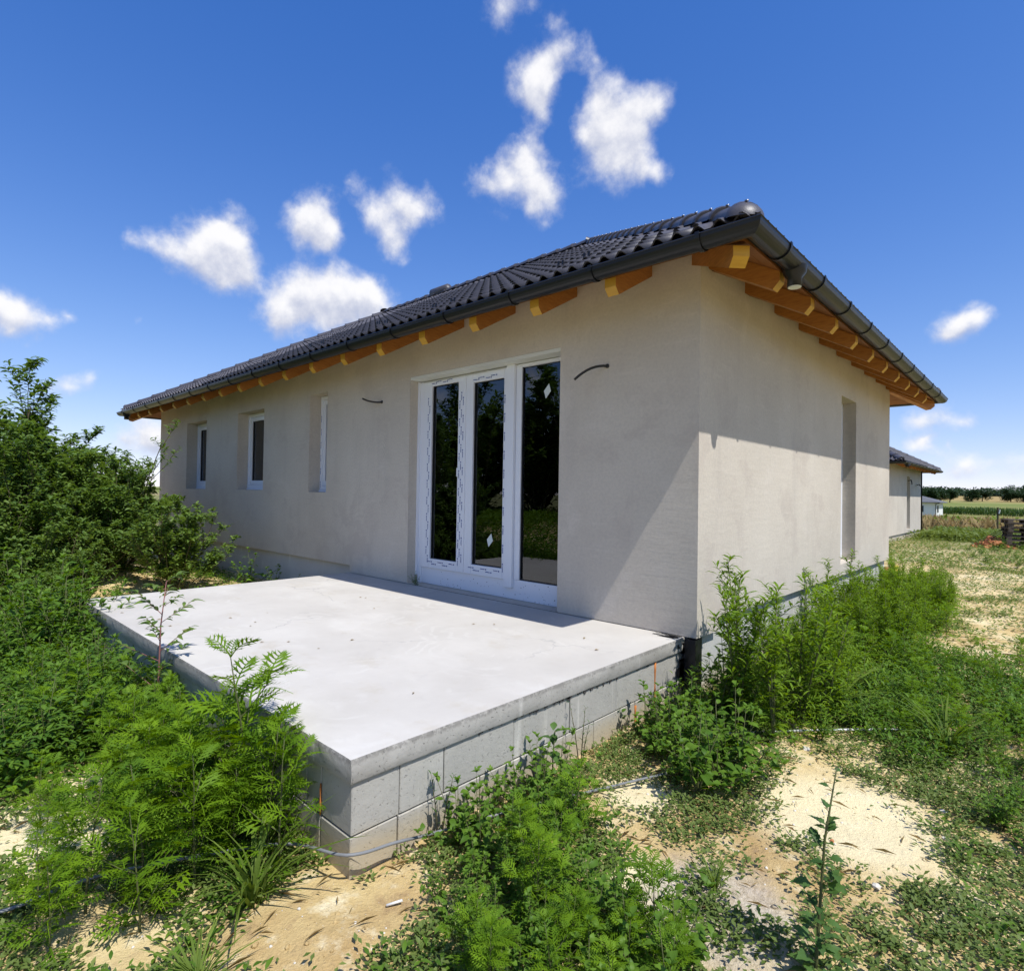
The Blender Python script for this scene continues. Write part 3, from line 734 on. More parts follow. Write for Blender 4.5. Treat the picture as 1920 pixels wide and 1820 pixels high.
fr = tile_plane((X0-OV, Y0-OV, zr(OV)), (1, 0, 0), (0, -1, 0), X1-X0+2*OV, HALF+OV)
fr.sort(key=lambda c: (c[0].translation-CAM).length)
rest = []; cnt = 0
hl = wloc(roof)
def roof_piece(name, me, mt, parent=None):
    o = bpy.data.objects.new(name, me); COL.objects.link(o); o.parent = parent or roof
    mm = mt.copy(); mm.translation = mt.translation-hl; o.matrix_local = mm; return o
for c in fr:
    jit = Matrix.Translation((0, 0, rnd.uniform(-.001, .003))) @ Matrix.Rotation(rnd.uniform(-.006, .006), 4, 'X') @ Matrix.Rotation(rnd.uniform(-.005, .005), 4, 'Z')
    me = clipped_tile(*c[2:], TPL) if c[1] else me_tile
    if me is None: continue
    if cnt < 300: roof_piece('roof_tile', me, c[0] @ jit); cnt += 1
    else: rest.append((me, c[0] @ jit))
W_, D_ = X1-X0+2*OV, Y1-Y0+2*OV
for P0, U, Nn, wd in (((X1+OV, Y0-OV, zr(OV)), (0, 1, 0), (1, 0, 0), D_), ((X1+OV, Y1+OV, zr(OV)), (-1, 0, 0), (0, 1, 0), W_), ((X0-OV, Y1+OV, zr(OV)), (0, -1, 0), (-1, 0, 0), D_)):
    for c in tile_plane(P0, U, Nn, wd, HALF+OV):
        me = clipped_tile(*c[2:], TPL_LO) if c[1] else me_tile
        if me is not None: rest.append((me, c[0]))
V, F = join_meshes(rest)
me = bpy.data.meshes.new('remaining_tiles'); me.from_pydata([tuple(Vector(v)-hl) for v in V], [], F); me.materials.append(M['tile'])
tag(link('remaining_tiles', me, roof), kind='stuff')
# hip and ridge tiles
def cap_mesh(r0=.115, r1=.098, L=.42, n=10):
    V, F = [], []
    for y, r, dz in ((0, r0, .012), (.03, r0+.006, .014), (.05, r0, .010), (L, r1, 0)):
        for k in range(n+1):
            a = math.pi*k/n; V.append((math.cos(a)*r, y, math.sin(a)*r*.78+dz-.035))
    for j in range(3):
        for k in range(n): F.append((j*(n+1)+k, (j+1)*(n+1)+k, (j+1)*(n+1)+k+1, j*(n+1)+k+1))
    m_ = MB().add(V, F); m_.add([V[k] for k in range(n+1)], [tuple(range(n+1))])
    m_.box(-.008, .008, -.004, .03, r0*.78-.018, r0*.78-.010, 1)
    return m_.mesh('hip_tile', [M['tile'], M['clip']], True)
me_cap = cap_mesh()
def run_caps(A, B, name):
    A, B = Vector(A), Vector(B); d = (B-A).normalized(); L = (B-A).length; side = d.cross(Vector((0, 0, 1))).normalized(); up = side.cross(d)
    n = int(L/.345)
    for k in range(n+1):
        p = A+d*(k*L/(n+.9)); mt = Matrix((side, d, up)).transposed().to_4x4(); mt.translation = p
        roof_piece(name, me_cap, mt @ Matrix.Rotation(rnd.uniform(-.02, .02), 4, 'Y'))
zc = .075
rl, rr = (X0+HALF, HALF, zr(-HALF)+zc), (X1-HALF, HALF, zr(-HALF)+zc)
hc = [(x, y, zr(OV-.05)+zc-.01) for x, y in hip_corners(OV-.05)]
run_caps(hc[1], rr, 'hip_tile'); run_caps(hc[0], rl, 'hip_tile'); run_caps(hc[2], rr, 'hip_tile'); run_caps(hc[3], rl, 'hip_tile')
run_caps(rr, rl, 'ridge_tile')
# rounded end cap at the corner of the hip
mb = MB(); V = []
n1, n2 = 8, 12; q = Vector((1, -1, 0)).normalized(); qs = Vector((1, 1, 0)).normalized(); c0 = Vector(hc[1])+Vector((0, 0, -.03))
for i in range(n1+1):
    th = (math.pi/2)*i/n1
    for k in range(n2+1):
        a = math.pi*k/n2
        r = .125*math.cos(th)
        V.append(c0+qs*(math.cos(a)*r)+Vector((0, 0, math.sin(a)*r*.85))+q*(.11*math.sin(th)-.02)+Vector((0, 0, -.02*math.sin(th))))
mb.add(V, [(i*(n2+1)+k, i*(n2+1)+k+1, (i+1)*(n2+1)+k+1, (i+1)*(n2+1)+k) for i in range(n1) for k in range(n2)])
mb.build('hip_end_cap', M['tile'], roof, True)
# vent on the ridge
pv = Vector((-7.55, HALF, zr(-HALF)+.05))
mb = MB().tube([pv+Vector((-.28, 0, 0)), pv+Vector((-.24, 0, .06)), pv+Vector((.24, 0, .06)), pv+Vector((.28, 0, 0))], [.07, .12, .12, .07], 12)
mb.build('ridge_vent', M['tile'], roof, True)
# snow hooks on the lower courses
for (xh, kc) in ((-1.12, 2), (-1.42, 2), (-2.62, 1), (-2.92, 1), (-3.82, 1), (-4.42, 2), (-5.3, 1), (-6.2, 2), (-7.1, 1)):
    s = kc*TG; p = Vector((xh, Y0-OV+s*COS, zr(OV)+s*SIN+.05))
    MB().prism([p, p+Vector((0, -.012, .004)), p+Vector((0, -.004, .075)), p+Vector((0, .006, .075))], (.02, 0, 0)).prism(
        [p+Vector((.05, 0, 0)), p+Vector((.05, -.012, .004)), p+Vector((.05, -.004, .075)), p+Vector((.05, .006, .075))], (.02, 0, 0)).build('snow_hook', M['gutter'], roof)

# gutter: half-round trough round all eaves, mitred
GO, GZ, GR = .645, 2.845, .076
prof = [(GR*1.02, .012), (GR*1.10, .004)]+[(GR*math.cos(a), GR*math.sin(a)) for a in np.linspace(0, -math.pi, 13)]+[(-GR, .03), (-GR+.003, .03)]
prof += [((GR-.004)*math.cos(a), (GR-.004)*math.sin(a)) for a in np.linspace(-math.pi, 0, 13)]+[(GR*.93, .012)]
mb = MB(); npf = len(prof)
for (a, z) in prof: mb.v += [(x, y, GZ+z) for x, y in hip_corners(GO+a)]
for i in range(npf):
    for j in range(4):
        i2, j2 = (i+1) % npf, (j+1) % 4
        mb.f.append((i*4+j, i*4+j2, i2*4+j2, i2*4+j)); mb.mi.append(0)
gutter = mb.build('gutter', M['gutter'], house)
mbk = MB()
bp = [((GR+.004)*math.cos(a), (GR+.004)*math.sin(a)) for a in np.linspace(.25, -math.pi, 14)]
for w in (-.016, .016):
    for r in (0, .006):
        mbk.v += [(-(x*(1+r/GR)), w, z*(1+r/GR)) for x, z in bp]
nb = len(bp)
for i in range(nb-1):
    for (a, b) in ((1, 0), (0, 2), (2, 3), (3, 1)):
        mbk.f.append((a*nb+i, a*nb+i+1, b*nb+i+1, b*nb+i)); mbk.mi.append(0)
me_br = mbk.mesh('gutter_bracket', M['gutter'])
gl = wloc(gutter)
for k in range(17):
    x = .31-.865*k
    if x > X0-.5: link('gutter_bracket', me_br, gutter, Vector((x, Y0-GO, GZ))-gl, (0, 0, math.pi/2))
for k in range(10):
    link('gutter_bracket', me_br, gutter, Vector((X1+GO, -.16+.81*k, GZ))-gl, (0, 0, math.pi))
def outlet(x, y):
    mb = MB(); n = 16
    rings = [(.085, GZ-GR*.45), (.078, GZ-GR-.01), (.050, GZ-GR-.045), (.050, GZ-GR-.105), (.046, GZ-GR-.105)]
    for r, z in rings: mb.v += [(x+r*math.cos(2*math.pi*k/n), y+r*math.sin(2*math.pi*k/n), z) for k in range(n)]
    for j in range(len(rings)-1):
        for k in range(n): mb.f.append((j*n+k, (j+1)*n+k, (j+1)*n+(k+1) % n, j*n+(k+1) % n)); mb.mi.append(0)
    o = mb.build('outlet', M['gutter'], gutter, True)
    MB().tube([(x, y, GZ-GR-.11), (x, y, GZ-GR-.03)], .0455, 16).build('pale_outlet_core', M['pvc_old'], o)  # pale tube filling the open lower end of the outlet
outlet(X1+GO, .17); outlet(X0-.2, Y0-GO)

# ------------------------------------------------------------------ terrace
TX0, TX1, TY0, TY1 = -5.003, -.098, -3.0, -.006
terrace = thing('terrace', 'raised concrete terrace on grey block walls in front of the glazed door', 'terrace', (-2.5, -1.5, -.5))
mb = MB()
def edge_ring(z, out, jz, jo):
    pts = []
    path = [((TX0, TY0), (TX1, TY0), 90), ((TX1, TY0), (TX1, TY1), 60), ((TX1, TY1), (TX0, TY1), 8), ((TX0, TY1), (TX0, TY0), 12)]
    cx, cy = (TX0+TX1)/2, (TY0+TY1)/2
    for (a, b, n) in path:
        for k in range(n):
            t = k/n; x = a[0]+(b[0]-a[0])*t; y = a[1]+(b[1]-a[1])*t
            o = out+rnd.uniform(-1, 1)*jo
            nx_, ny_ = (b[1]-a[1]), -(b[0]-a[0]); l = math.hypot(nx_, ny_)
            if k == 0: o = 0 if out == 0 else o
            pts.append((x+nx_/l*o, min(y+ny_/l*o, TY1), z+rnd.uniform(-1, .4)*jz*(1 if rnd.random() < .75 else 2.2)))
    return pts
rings = [edge_ring(0, -.002, 0, .001), edge_ring(-.010, .003, .004, .004), edge_ring(-.055, .003, .004, .004), edge_ring(-.096, .003, .001, .001), edge_ring(-.101, .001, .001, .001), edge_ring(-.100, -.03, 0, 0)]
nr = len(rings[0])
for r_ in rings: mb.v += r_
for j in range(len(rings)-1):
    for k in range(nr):
        k2 = (k+1) % nr; mb.f.append((j*nr+k, (j+1)*nr+k, (j+1)*nr+k2, j*nr+k2)); mb.mi.append(1)
mb.f.append(tuple(range(nr))); mb.mi.append(0)
mb.f.append(tuple((len(rings)-1)*nr+k for k in range(nr-1, -1, -1))); mb.mi.append(1)
slab = mb.build('slab', [M['slab'], M['slab_edge']], terrace)
for p_ in slab.data.polygons: p_.use_smooth = p_.material_index == 1
slab.data.set_sharp_from_angle(angle=R(38))
bx = TX1-.012; by = TY0+.012
def block(x0, x1, y0, y1, z0, z1):
    g = .0022
    o = MB().box(x0+g, x1-g, y0+g, y1-g, z0+g, z1-g).build('block', M['block'], terrace, loc=((x0+x1)/2, (y0+y1)/2, (z0+z1)/2))
    o.location += Vector((rnd.uniform(-.002, .002), rnd.uniform(-.002, .002), 0)); bevel(o, .004); return o
T = .25
rowt = [-2.988, -2.74, -2.48, -1.985, -1.48, -.97, -.45, -.02]; rowb = [-2.988, -2.745, -2.235, -1.73, -1.22, -.72, -.45, -.02]
for rows, z0, z1 in ((rowt, -.331, -.1015), (rowb, -.562, -.333), ([-2.988, -2.48, -1.98, -1.47, -.96, -.45, -.02], -.80, -.564)):
    for a, b in zip(rows[:-1], rows[1:]):
        block(bx-T, bx, max(a, by), b, z0, z1)
for r_, z0, z1 in (([bx-T, -.49, -.98, -1.48, -1.99, -2.49, -3.0, -3.5, -4.0, -4.5, -4.99], -.331, -.1015), ([bx-T, -.60, -1.1, -1.6, -2.1, -2.6, -3.1, -3.6, -4.1, -4.6, -4.99], -.562, -.333), ([bx-T, -.86, -1.4, -2, -2.6, -3.2, -3.8, -4.4, -4.99], -.80, -.564)):
    for a, b in zip(r_[:-1], r_[1:]): block(b, a, by, by+T, z0, z1)
for z0, z1 in ((-.331, -.1015), (-.562, -.333), (-.8, -.564)):
    for k in range(5): block(TX0+.012, TX0+.262, by+T+k*.53, by+T+.53+k*.53, z0, z1)
mb = MB().box(TX0+.27, bx-T-.01, by+T+.01, TY1-.02, -.9, -.106); mb.build('fill', M['soil'], terrace)
def foam(pts, r): MB().tube(pts, [r*rnd.uniform(.7, 1.3) for _ in pts], 6).build('foam_strip', M['foam'], terrace, True)
foam([(bx-.001, -.45, -.11-.055*k) for k in range(8)], .009)
foam([(bx-.001, -.72, -.36-.04*k) for k in range(5)], .009)
foam([(bx-T+.001, by-.0005, -.19-.028*k) for k in range(6)], .004)
# mortar smears hanging under the slab edge
mb = MB()
for k in range(64):
    y = rnd.uniform(-2.3, -.5); w = rnd.uniform(.005, .024); h = rnd.uniform(.003, .034)*rnd.random()
    mb.prism([(bx-.004, y-w, -.098), (bx-.004, y-w*.5, -.104-h), (bx-.004, y+w*.3, -.104-h*.8), (bx-.004, y+w, -.098)], (.011, 0, 0))
tag(mb.build('mortar_drips', M['wet_mortar'], terrace), kind='stuff')
# bitumen streaks brushed onto the slab beside the wall
mb = MB()
for k in range(22):
    x = TX1-.012-rnd.uniform(0, .05); y = rnd.uniform(-.12, -.02); L = rnd.uniform(.03, .20); w = rnd.uniform(.002, .007)
    a = rnd.uniform(-.2, .2)
    mb.prism([(x, y-w, .0012), (x-L, y-w*.4-a*L*.3, .0012), (x-L*1.02, y+w*.4-a*L*.3, .0012), (x, y+w, .0012)], (0, 0, .002))
tag(mb.build('bitumen_streaks', M['bitumen'], terrace), kind='stuff')
# ------------------------------------------------------------------ neighbouring houses
def neighbour(name, label, x0, x1, y0, y1, zf, loc):
    h = thing(name, label, 'house', loc)
    o = .62
    mb = MB(); ny0, ny1 = y0+4.2, y0+4.95
    wall_panel(mb, (x1, y0, zf), (x1, y1, zf), (-1, 0, 0), .4, [ny0, ny1] and [ny0-y0, ny1-y0], [.10, .25, 2.47, 3.1],
               lambda u, z: 4.2 < u < 4.95 and .25 < z < 2.47)
    wall_panel(mb, (x0, y0, zf), (x1, y0, zf), (0, 1, 0), .4, [], [.10, 3.1], lambda u, z: False)
    wall_panel(mb, (x1, y1, zf), (x0, y1, zf), (0, -1, 0), .4, [], [.10, 3.1], lambda u, z: False)
    wall_panel(mb, (x0, y1, zf), (x0, y0, zf), (1, 0, 0), .4, [], [.10, 3.1], lambda u, z: False)
    mb.build('wall', M['plaster'], h)
    MB().box(x0+.06, x1-.06, y0+.06, y1-.06, zf-1.2, zf+.098).build('plinth', M['plinth'], h)
    w = MB().box(x1-.24, x1-.17, ny0+.004, ny1-.004, zf+.254, zf+2.466).build('window', M['pvc'], h)
    MB().box(x1-.169, x1-.165, ny0+.07, ny1-.07, zf+.33, zf+2.40).build('pane', M['glass'], w)
    half = (y1-y0)/2; zt = zf+ZT
    c = lambda d: [(x0-d, y0-d), (x1+d, y0-d), (x1+d, y1+d), (x0-d, y1+d)]
    vs = []
    for th in (-.06, -.09):
        vs += [(x, y, zt-TAN*.6+th) for x, y in c(.6)]+[(x0+half, y0+half, zt+TAN*half+th), (x1-half, y0+half, zt+TAN*half+th)]
    f = [(0, 1, 5, 4), (1, 2, 5), (2, 3, 4, 5), (3, 0, 4)]
    rf = MB().add(vs, f+[tuple(6+i for i in reversed(q)) for q in f]+[(0, 6, 7, 1), (1, 7, 8, 2), (2, 8, 9, 3), (3, 9, 6, 0)]).build('roof', M['soffit'], h)
    items = []
    ez = zt-TAN*OV
    for P0, U, Nn, wd in (((x1+OV, y0-OV, ez), (0, 1, 0), (1, 0, 0), y1-y0+2*OV), ((x0-OV, y0-OV, ez), (1, 0, 0), (0, -1, 0), x1-x0+2*OV)):
        for cc in tile_plane(P0, U, Nn, wd, half+OV):
            me = clipped_tile(*cc[2:], TPL_LO) if cc[1] else me_tile
            if me is not None: items.append((me, cc[0]))
    V, F = join_meshes(items); L = wloc(rf)
    me = bpy.data.meshes.new('remaining_tiles'); me.from_pydata([tuple(Vector(v)-L) for v in V], [], F); me.materials.append(M['tile'])
    tag(link('remaining_tiles', me, rf), kind='stuff')
    global roof, hl
    sv = (roof, hl); roof, hl = rf, L
    k = OV-.05
    cc = [(x, y, zt-TAN*k+.06) for x, y in c(k)]; ra, rb = (x1-half, y0+half, zt+TAN*half+.07), (x0+half, y0+half, zt+TAN*half+.07)
    run_caps(cc[1], ra, 'hip_tile'); run_caps(cc[2], ra, 'hip_tile'); run_caps(ra, rb, 'ridge_tile')
    roof, hl = sv
    mb = MB()
    for (a, z) in prof: mb.v += [(x, y, zf+GZ+z) for x, y in c(GO+a)]
    for i in range(npf):
        for j in range(4):
            i2, j2 = (i+1) % npf, (j+1) % 4
            mb.f.append((i*4+j, i*4+j2, i2*4+j2, i2*4+j)); mb.mi.append(0)
    gt = mb.build('gutter', M['gutter'], h)
    for k in range(11): link('gutter_bracket', me_br, gt, Vector((x1+GO, y0-.3+.85*k, zf+GZ))-wloc(gt), (0, 0, math.pi))
    MB().tube([(x1+GO, y0+.1, zf+GZ-.17), (x1+GO, y0+.1, zf+GZ-.06)], [.055, .085], 10).build('outlet', M['gutter'], gt, True)
    for k in range(11):
        y = y0+.15+.78*k
        if y < y1: MB().prism([(x1+d, y-.05, zf+z) for d, z in ((-.25, 3.10), (.5, 2.672), (.55, 2.727), (.55, 2.79), (-.25, 3.245))], (0, .1, 0)).build('rafter', M['rafter'], rf)
    for (y, z, dz) in ((ny0+.25, 2.30, -.16), (ny0+2.3, 2.16, -.07)):
        MB().tube([(x1-.02, y+.2, zf+z), (x1+.12, y, zf+z+.02), (x1+.22, y-.55, zf+z+dz)], .02, 6).build('cable_stub', M['cable'], h)
    return h
neighbour('house', 'second grey bungalow with black tiled roof just beyond the near house', -13.0, -2.45, 20.75, 28.9, -.39, (-8, 25, -.9))
h3 = thing('house', 'small white house with grey roof far off beside the dark trees', 'house', (-19, 134, -2.3))
gy3 = gz(-15, 130)
MB().box(-25, -13.9, 130, 139, gy3-.5, gy3+2.75).build('wall', M['white'], h3)
zz = gy3+2.75
r3 = MB().add([(-25.7, 129.3, zz-.05), (-13.2, 129.3, zz-.05), (-13.2, 139.7, zz-.05), (-25.7, 139.7, zz-.05), (-21, 134.5, zz+1.7), (-18.2, 134.5, zz+1.7),
      (-25.7, 129.3, zz+.1), (-13.2, 129.3, zz+.1), (-13.2, 139.7, zz+.1), (-25.7, 139.7, zz+.1)],
     [(0, 3, 2, 1), (0, 1, 7, 6), (1, 2, 8, 7), (2, 3, 9, 8), (3, 0, 6, 9), (6, 7, 5, 4), (7, 8, 5), (8, 9, 4, 5), (9, 6, 4)]).build('roof', M['grey_roof'], h3)
for xw in (-15.9, -19.5):
    w = MB().box(xw-.6, xw+.1, 129.93, 129.999, gy3+.9, gy3+2.2).build('window', M['pvc'], h3)
    MB().box(xw-.55, xw+.05, 129.90, 129.929, gy3+.95, gy3+2.15).build('pane', M['dark'], w)
w = MB().box(-13.899, -13.83, 131, 132.6, gy3+.9, gy3+2.2).build('window', M['dark'], h3)
MB().box(-14.2, -13.4, 129.2, 129.32, zz-.06, zz+.02).build('gutter', M['gutter'], h3)
MB().tube([(-13.95, 129.9, gy3), (-13.95, 129.9, zz-.3), (-13.4, 129.26, zz-.06)], .07, 6).build('downpipe', M['gutter'], h3)

# ------------------------------------------------------------------ foliage building blocks
def arr(V, F): return np.array(V, float), np.array(F, int)
def rag_leaf():
    V, F = [], []
    mid = lambda t: (t, 0, .10*math.sin(math.pi*t)-.32*t*t)
    n = 7
    for i in range(n+1):
        t = i/n; p = mid(t); w = .020*(1-t)+.005
        V += [(p[0], -w, p[2]), (p[0], w, p[2])]
    for i in range(n): F += [(2*i, 2*i+2, 2*i+3), (2*i, 2*i+3, 2*i+1)]
    for t, L in ((.22, .22), (.34, .40), (.47, .45), (.60, .37), (.72, .26), (.84, .16)):
        for s in (-1, 1):
            a = R(52)+.1*s; b = len(V); p = mid(t); wb = .024
            dx, dy = math.cos(a), math.sin(a)*s
            q = lambda r, o: (p[0]+dx*r*L-dy*s*o*s, p[1]+dy*r*L+dx*o*s*s, p[2]-.16*r*r*L+.03*abs(o))
            V += [(p[0]-wb, p[1], p[2]), (p[0]+wb, p[1], p[2]), q(.5, .085*L), q(.5, -.085*L), q(1, 0)]
            F += [(b, b+1, b+2), (b, b+2, b+3), (b+3, b+2, b+4)]
            if L > .18:                                        # side teeth
                b2 = len(V)
                V += [q(.40, 0), q(.56, 0), q(.82, .30*L), q(.82, -.30*L)]
                F += [(b2, b2+1, b2+2), (b2, b2+3, b2+1)]
    return arr(V, F)
def oval_leaf(w=.42, droop=.25, fold=.12, nseg=3, tip=1.):
    V, F = [], []
    prof_ = [(0, .05), (.22, .72), (.45, 1), (.72, .62), (1, 0)]
    for t, k in prof_:
        z = .08*math.sin(math.pi*t)-droop*t*t
        V += [(t, -w*.5*k, z+fold*k*w), (t, 0, z), (t, w*.5*k, z+fold*k*w)]
    for i in range(4):
        a = 3*i
        F += [(a, a+3, a+4), (a, a+4, a+1), (a+1, a+4, a+5), (a+1, a+5, a+2)]
    return arr(V, F)
def lobed_leaf():       # toothed diamond, goosefoot
    o = [(0, .02), (.16, .12), (.30, .34), (.36, .27), (.50, .31), (.56, .20), (.72, .20), (.78, .11), (1, 0)]
    V, F = [], []
    for x, w in o:
        z = .06*math.sin(math.pi*x)-.22*x*x
        V += [(x, -w, z+.16*w), (x, 0, z), (x, w, z+.16*w)]
    for i in range(len(o)-1):
        a = 3*i
        F += [(a, a+3, a+4), (a, a+4, a+1), (a+1, a+4, a+5), (a+1, a+5, a+2)]
    return arr(V, F)
def lance_leaf(w=.2):
    V = [(0, 0, 0), (.35, -w*.5, .06), (.35, 0, .02), (.35, w*.5, .06), (.72, -w*.36, -.02), (.72, 0, -.06), (.72, w*.36, -.02), (1, 0, -.24)]
    F = [(0, 1, 2), (0, 2, 3), (1, 4, 5), (1, 5, 2), (2, 5, 6), (2, 6, 3), (4, 7, 5), (5, 7, 6)]
    return arr(V, F)
def chip_leaf(w=.5):
    return arr([(0, 0, 0), (.5, -w*.5, .10), (1, 0, -.02), (.5, w*.5, .10)], [(0, 1, 2), (0, 2, 3)])
def blade():
    V, F = [], []
    for t, w in ((0, .5), (.3, .5), (.6, .4), (.85, .22), (1, 0)):
        V += [(t*.72+.28*t*t, -w*.035, .75*t-.68*t*t), (t*.72+.28*t*t, w*.035, .75*t-.68*t*t)]
    for i in range(4): F += [(2*i, 2*i+2, 2*i+3), (2*i, 2*i+3, 2*i+1)]
    return arr(V, F)
LEAF = dict(rag=rag_leaf(), oval=oval_leaf(.46), broad=oval_leaf(.62, .3), lobed=lobed_leaf(), lance=lance_leaf(.20), willow=lance_leaf(.42), chip=chip_leaf(), blade=blade(), ovate=oval_leaf(.36, .2))
def LM(p, az, el, L, roll=0.):
    x = Vector((math.cos(az)*math.cos(el), math.sin(az)*math.cos(el), math.sin(el)))
    y = Vector((-math.sin(az), math.cos(az), 0)); z = x.cross(y)
    c, s = math.cos(roll), math.sin(roll); y, z = c*y+s*z, -s*y+c*z
    m_ = np.eye(4); m_[:3, 0] = x*L; m_[:3, 1] = y*L; m_[:3, 2] = z*L; m_[:3, 3] = p; return m_
def dirv3(az, el): return Vector((math.cos(az)*math.cos(el), math.sin(az)*math.cos(el), math.sin(el)))
class Plant:
    def __init__(s): s.stem = MB(); s.leaves = []      # (template, matrix)
    def leaf(s, t, *a): s.leaves.append((t, LM(*a)))
def stem_path(r, H, lean=.12, n=7):
    az = r.uniform(0, 6.28); k = r.uniform(.3, 1)*lean*H
    return [Vector((math.cos(az)*k*(i/(n-1))**1.6+r.uniform(-.006, .006), math.sin(az)*k*(i/(n-1))**1.6+r.uniform(-.006, .006), H*i/(n-1))) for i in range(n)]
def at(path, t):
    f = t*(len(path)-1); i = min(int(f), len(path)-2); return path[i].lerp(path[i+1], f-i)
def ragweed(r, H=1.):
    P = Plant(); path = stem_path(r, H, .15); P.stem.tube([Vector((0, 0, -.04))]+path, [.011*H]+[.011*H*(1-.75*i/6) for i in range(7)], 5)
    n = r.randint(6, 8); az0 = r.uniform(0, 6.28)
    for i in range(n):
        t = .14+.86*i/(n-1); p = at(path, t); az = az0+i*math.pi/2+r.uniform(-.3, .3)
        for sgn in (0, math.pi):
            L = H*(.42-.20*t)*r.uniform(.8, 1.15)
            P.leaf('rag', p, az+sgn, R(5+45*t)+r.uniform(-.2, .25), L, r.uniform(-.4, .4))
            if t < .8 and r.random() < .66:
                bl = H*(.46-.34*t)*r.uniform(.7, 1.15); el = R(r.uniform(35, 60)); a = az+sgn+r.uniform(-.5, .5)
                q = p+dirv3(a, el)*bl+Vector((0, 0, bl*.12)); md = p.lerp(q, .5)-Vector((0, 0, bl*.05))
                P.stem.tube([p, md, q], [.0055*H, .004*H, .0025*H], 4, caps=False)
                m_ = r.randint(2, 3)
                for j in range(m_):
                    tt = .35+.65*j/(m_-1); pp = p.lerp(md, tt*2) if tt < .5 else md.lerp(q, tt*2-1)
                    aa = a+j*math.pi/2+r.uniform(-.4, .4)
                    for s2 in (math.pi*.42, -math.pi*.42):
                        P.leaf('rag', pp, a+s2+r.uniform(-.4, .4), R(12+25*tt)+r.uniform(-.25, .3), H*r.uniform(.19, .29), r.uniform(-.5, .5))
                P.leaf('rag', q, a, el*.6, H*.22, 0); P.leaf('rag', q, a+r.uniform(1, 2), R(60), H*.13, 0)
    for k in range(4): P.leaf('rag', path[-1], az0+k*1.57, R(r.uniform(35, 70)), H*r.uniform(.09, .14))
    return P
def leafy(r, H, tpl, L0, nst, nl, spread, leaf_el=(-5, 45), stemr=.010):
    P = Plant()
    for s in range(nst):
        az = r.uniform(0, 6.28); el = R(90-spread*r.uniform(.25, 1)) if s else R(86); h = H*r.uniform(.65, 1) if s else H
        q = dirv3(az, el)*h; md = q*.5+dirv3(az, 0)*h*.06*r.uniform(-1, 1)
        path = [Vector((0, 0, -.03)), q*.02, md, q]
        P.stem.tube(path, [stemr*H, stemr*H, stemr*.7*H, stemr*.3*H], 4)
        for i in range(nl):
            t = .12+.88*i/(nl-1); p = (q*.02).lerp(md, t*2) if t < .5 else md.lerp(q, t*2-1)
            a = i*2.4+r.uniform(-.5, .5)
            L = L0*H*(1.15-.55*t)*r.uniform(.65, 1.2)
            el2 = R(r.uniform(*leaf_el)+25*t)
            pet = dirv3(a, el2)*L*.35
            if L > .045: P.stem.tube([p, p+pet], [.0022*H+.0006, .0012], 3, caps=False)
            P.leaf(tpl, p+pet, a, el2-.25, L, r.uniform(-.5, .5))
            if r.random() < .55 and t < .85:
                b2 = a+r.uniform(-.8, .8); q2 = p+dirv3(b2, R(r.uniform(20, 60)))*H*.16*(1.1-t)
                P.stem.tube([p, q2], [.003*H, .0015*H], 3, caps=False)
                for _ in range(3): P.leaf(tpl, p.lerp(q2, r.uniform(.5, 1)), b2+r.uniform(-1.3, 1.3), R(r.uniform(0, 50)), L*r.uniform(.5, .8), r.uniform(-.5, .5))
        for k in range(4): P.leaf(tpl, q, k*1.6+r.uniform(-.3, .3), R(r.uniform(30, 70)), L0*H*.5)
    return P
def tall_weed(r, H=1.):
    P = Plant()
    for s in range(r.randint(3, 4)):
        az = r.uniform(0, 6.28); h = H*(1 if s == 0 else r.uniform(.62, .95)); k = .06+.30*r.random()*(s > 0)
        q = Vector((math.cos(az)*k*h, math.sin(az)*k*h, h)); md = q*.5-Vector((math.cos(az), math.sin(az), 0))*.03*h
        P.stem.tube([Vector((0, 0, -.04)), Vector((0, 0, 0)), md, q], [.009*H, .009*H, .006*H, .002*H], 5)
        n = 46
        for i in range(n):
            t = .10+.90*(i/(n-1)); p = md*(t*2) if t < .5 else md.lerp(q, t*2-1)
            a = i*2.4+r.uniform(-.4, .4); L = H*(.14-.08*t)*r.uniform(.75, 1.25)
            P.leaf('lance' if r.random() < .6 else 'rag', p, a, R(r.uniform(5, 40)+25*t), L*(1 if r.random() < .8 else 1.2), r.uniform(-.4, .4))
            if i % 3 == 0 and t > .2:
                a2 = a+1; bl = H*(.36-.28*t)*r.uniform(.5, 1.2); q2 = p+dirv3(a2, R(r.uniform(35, 60)))*bl
                P.stem.tube([p, q2], [.003*H, .0012*H], 3, caps=False)
                for j in range(9):
                    tt = .2+.8*j/8; P.leaf('lance', p.lerp(q2, tt), a2+(j*2.4), R(r.uniform(10, 55)), H*r.uniform(.05, .095), r.uniform(-.4, .4))
    return P
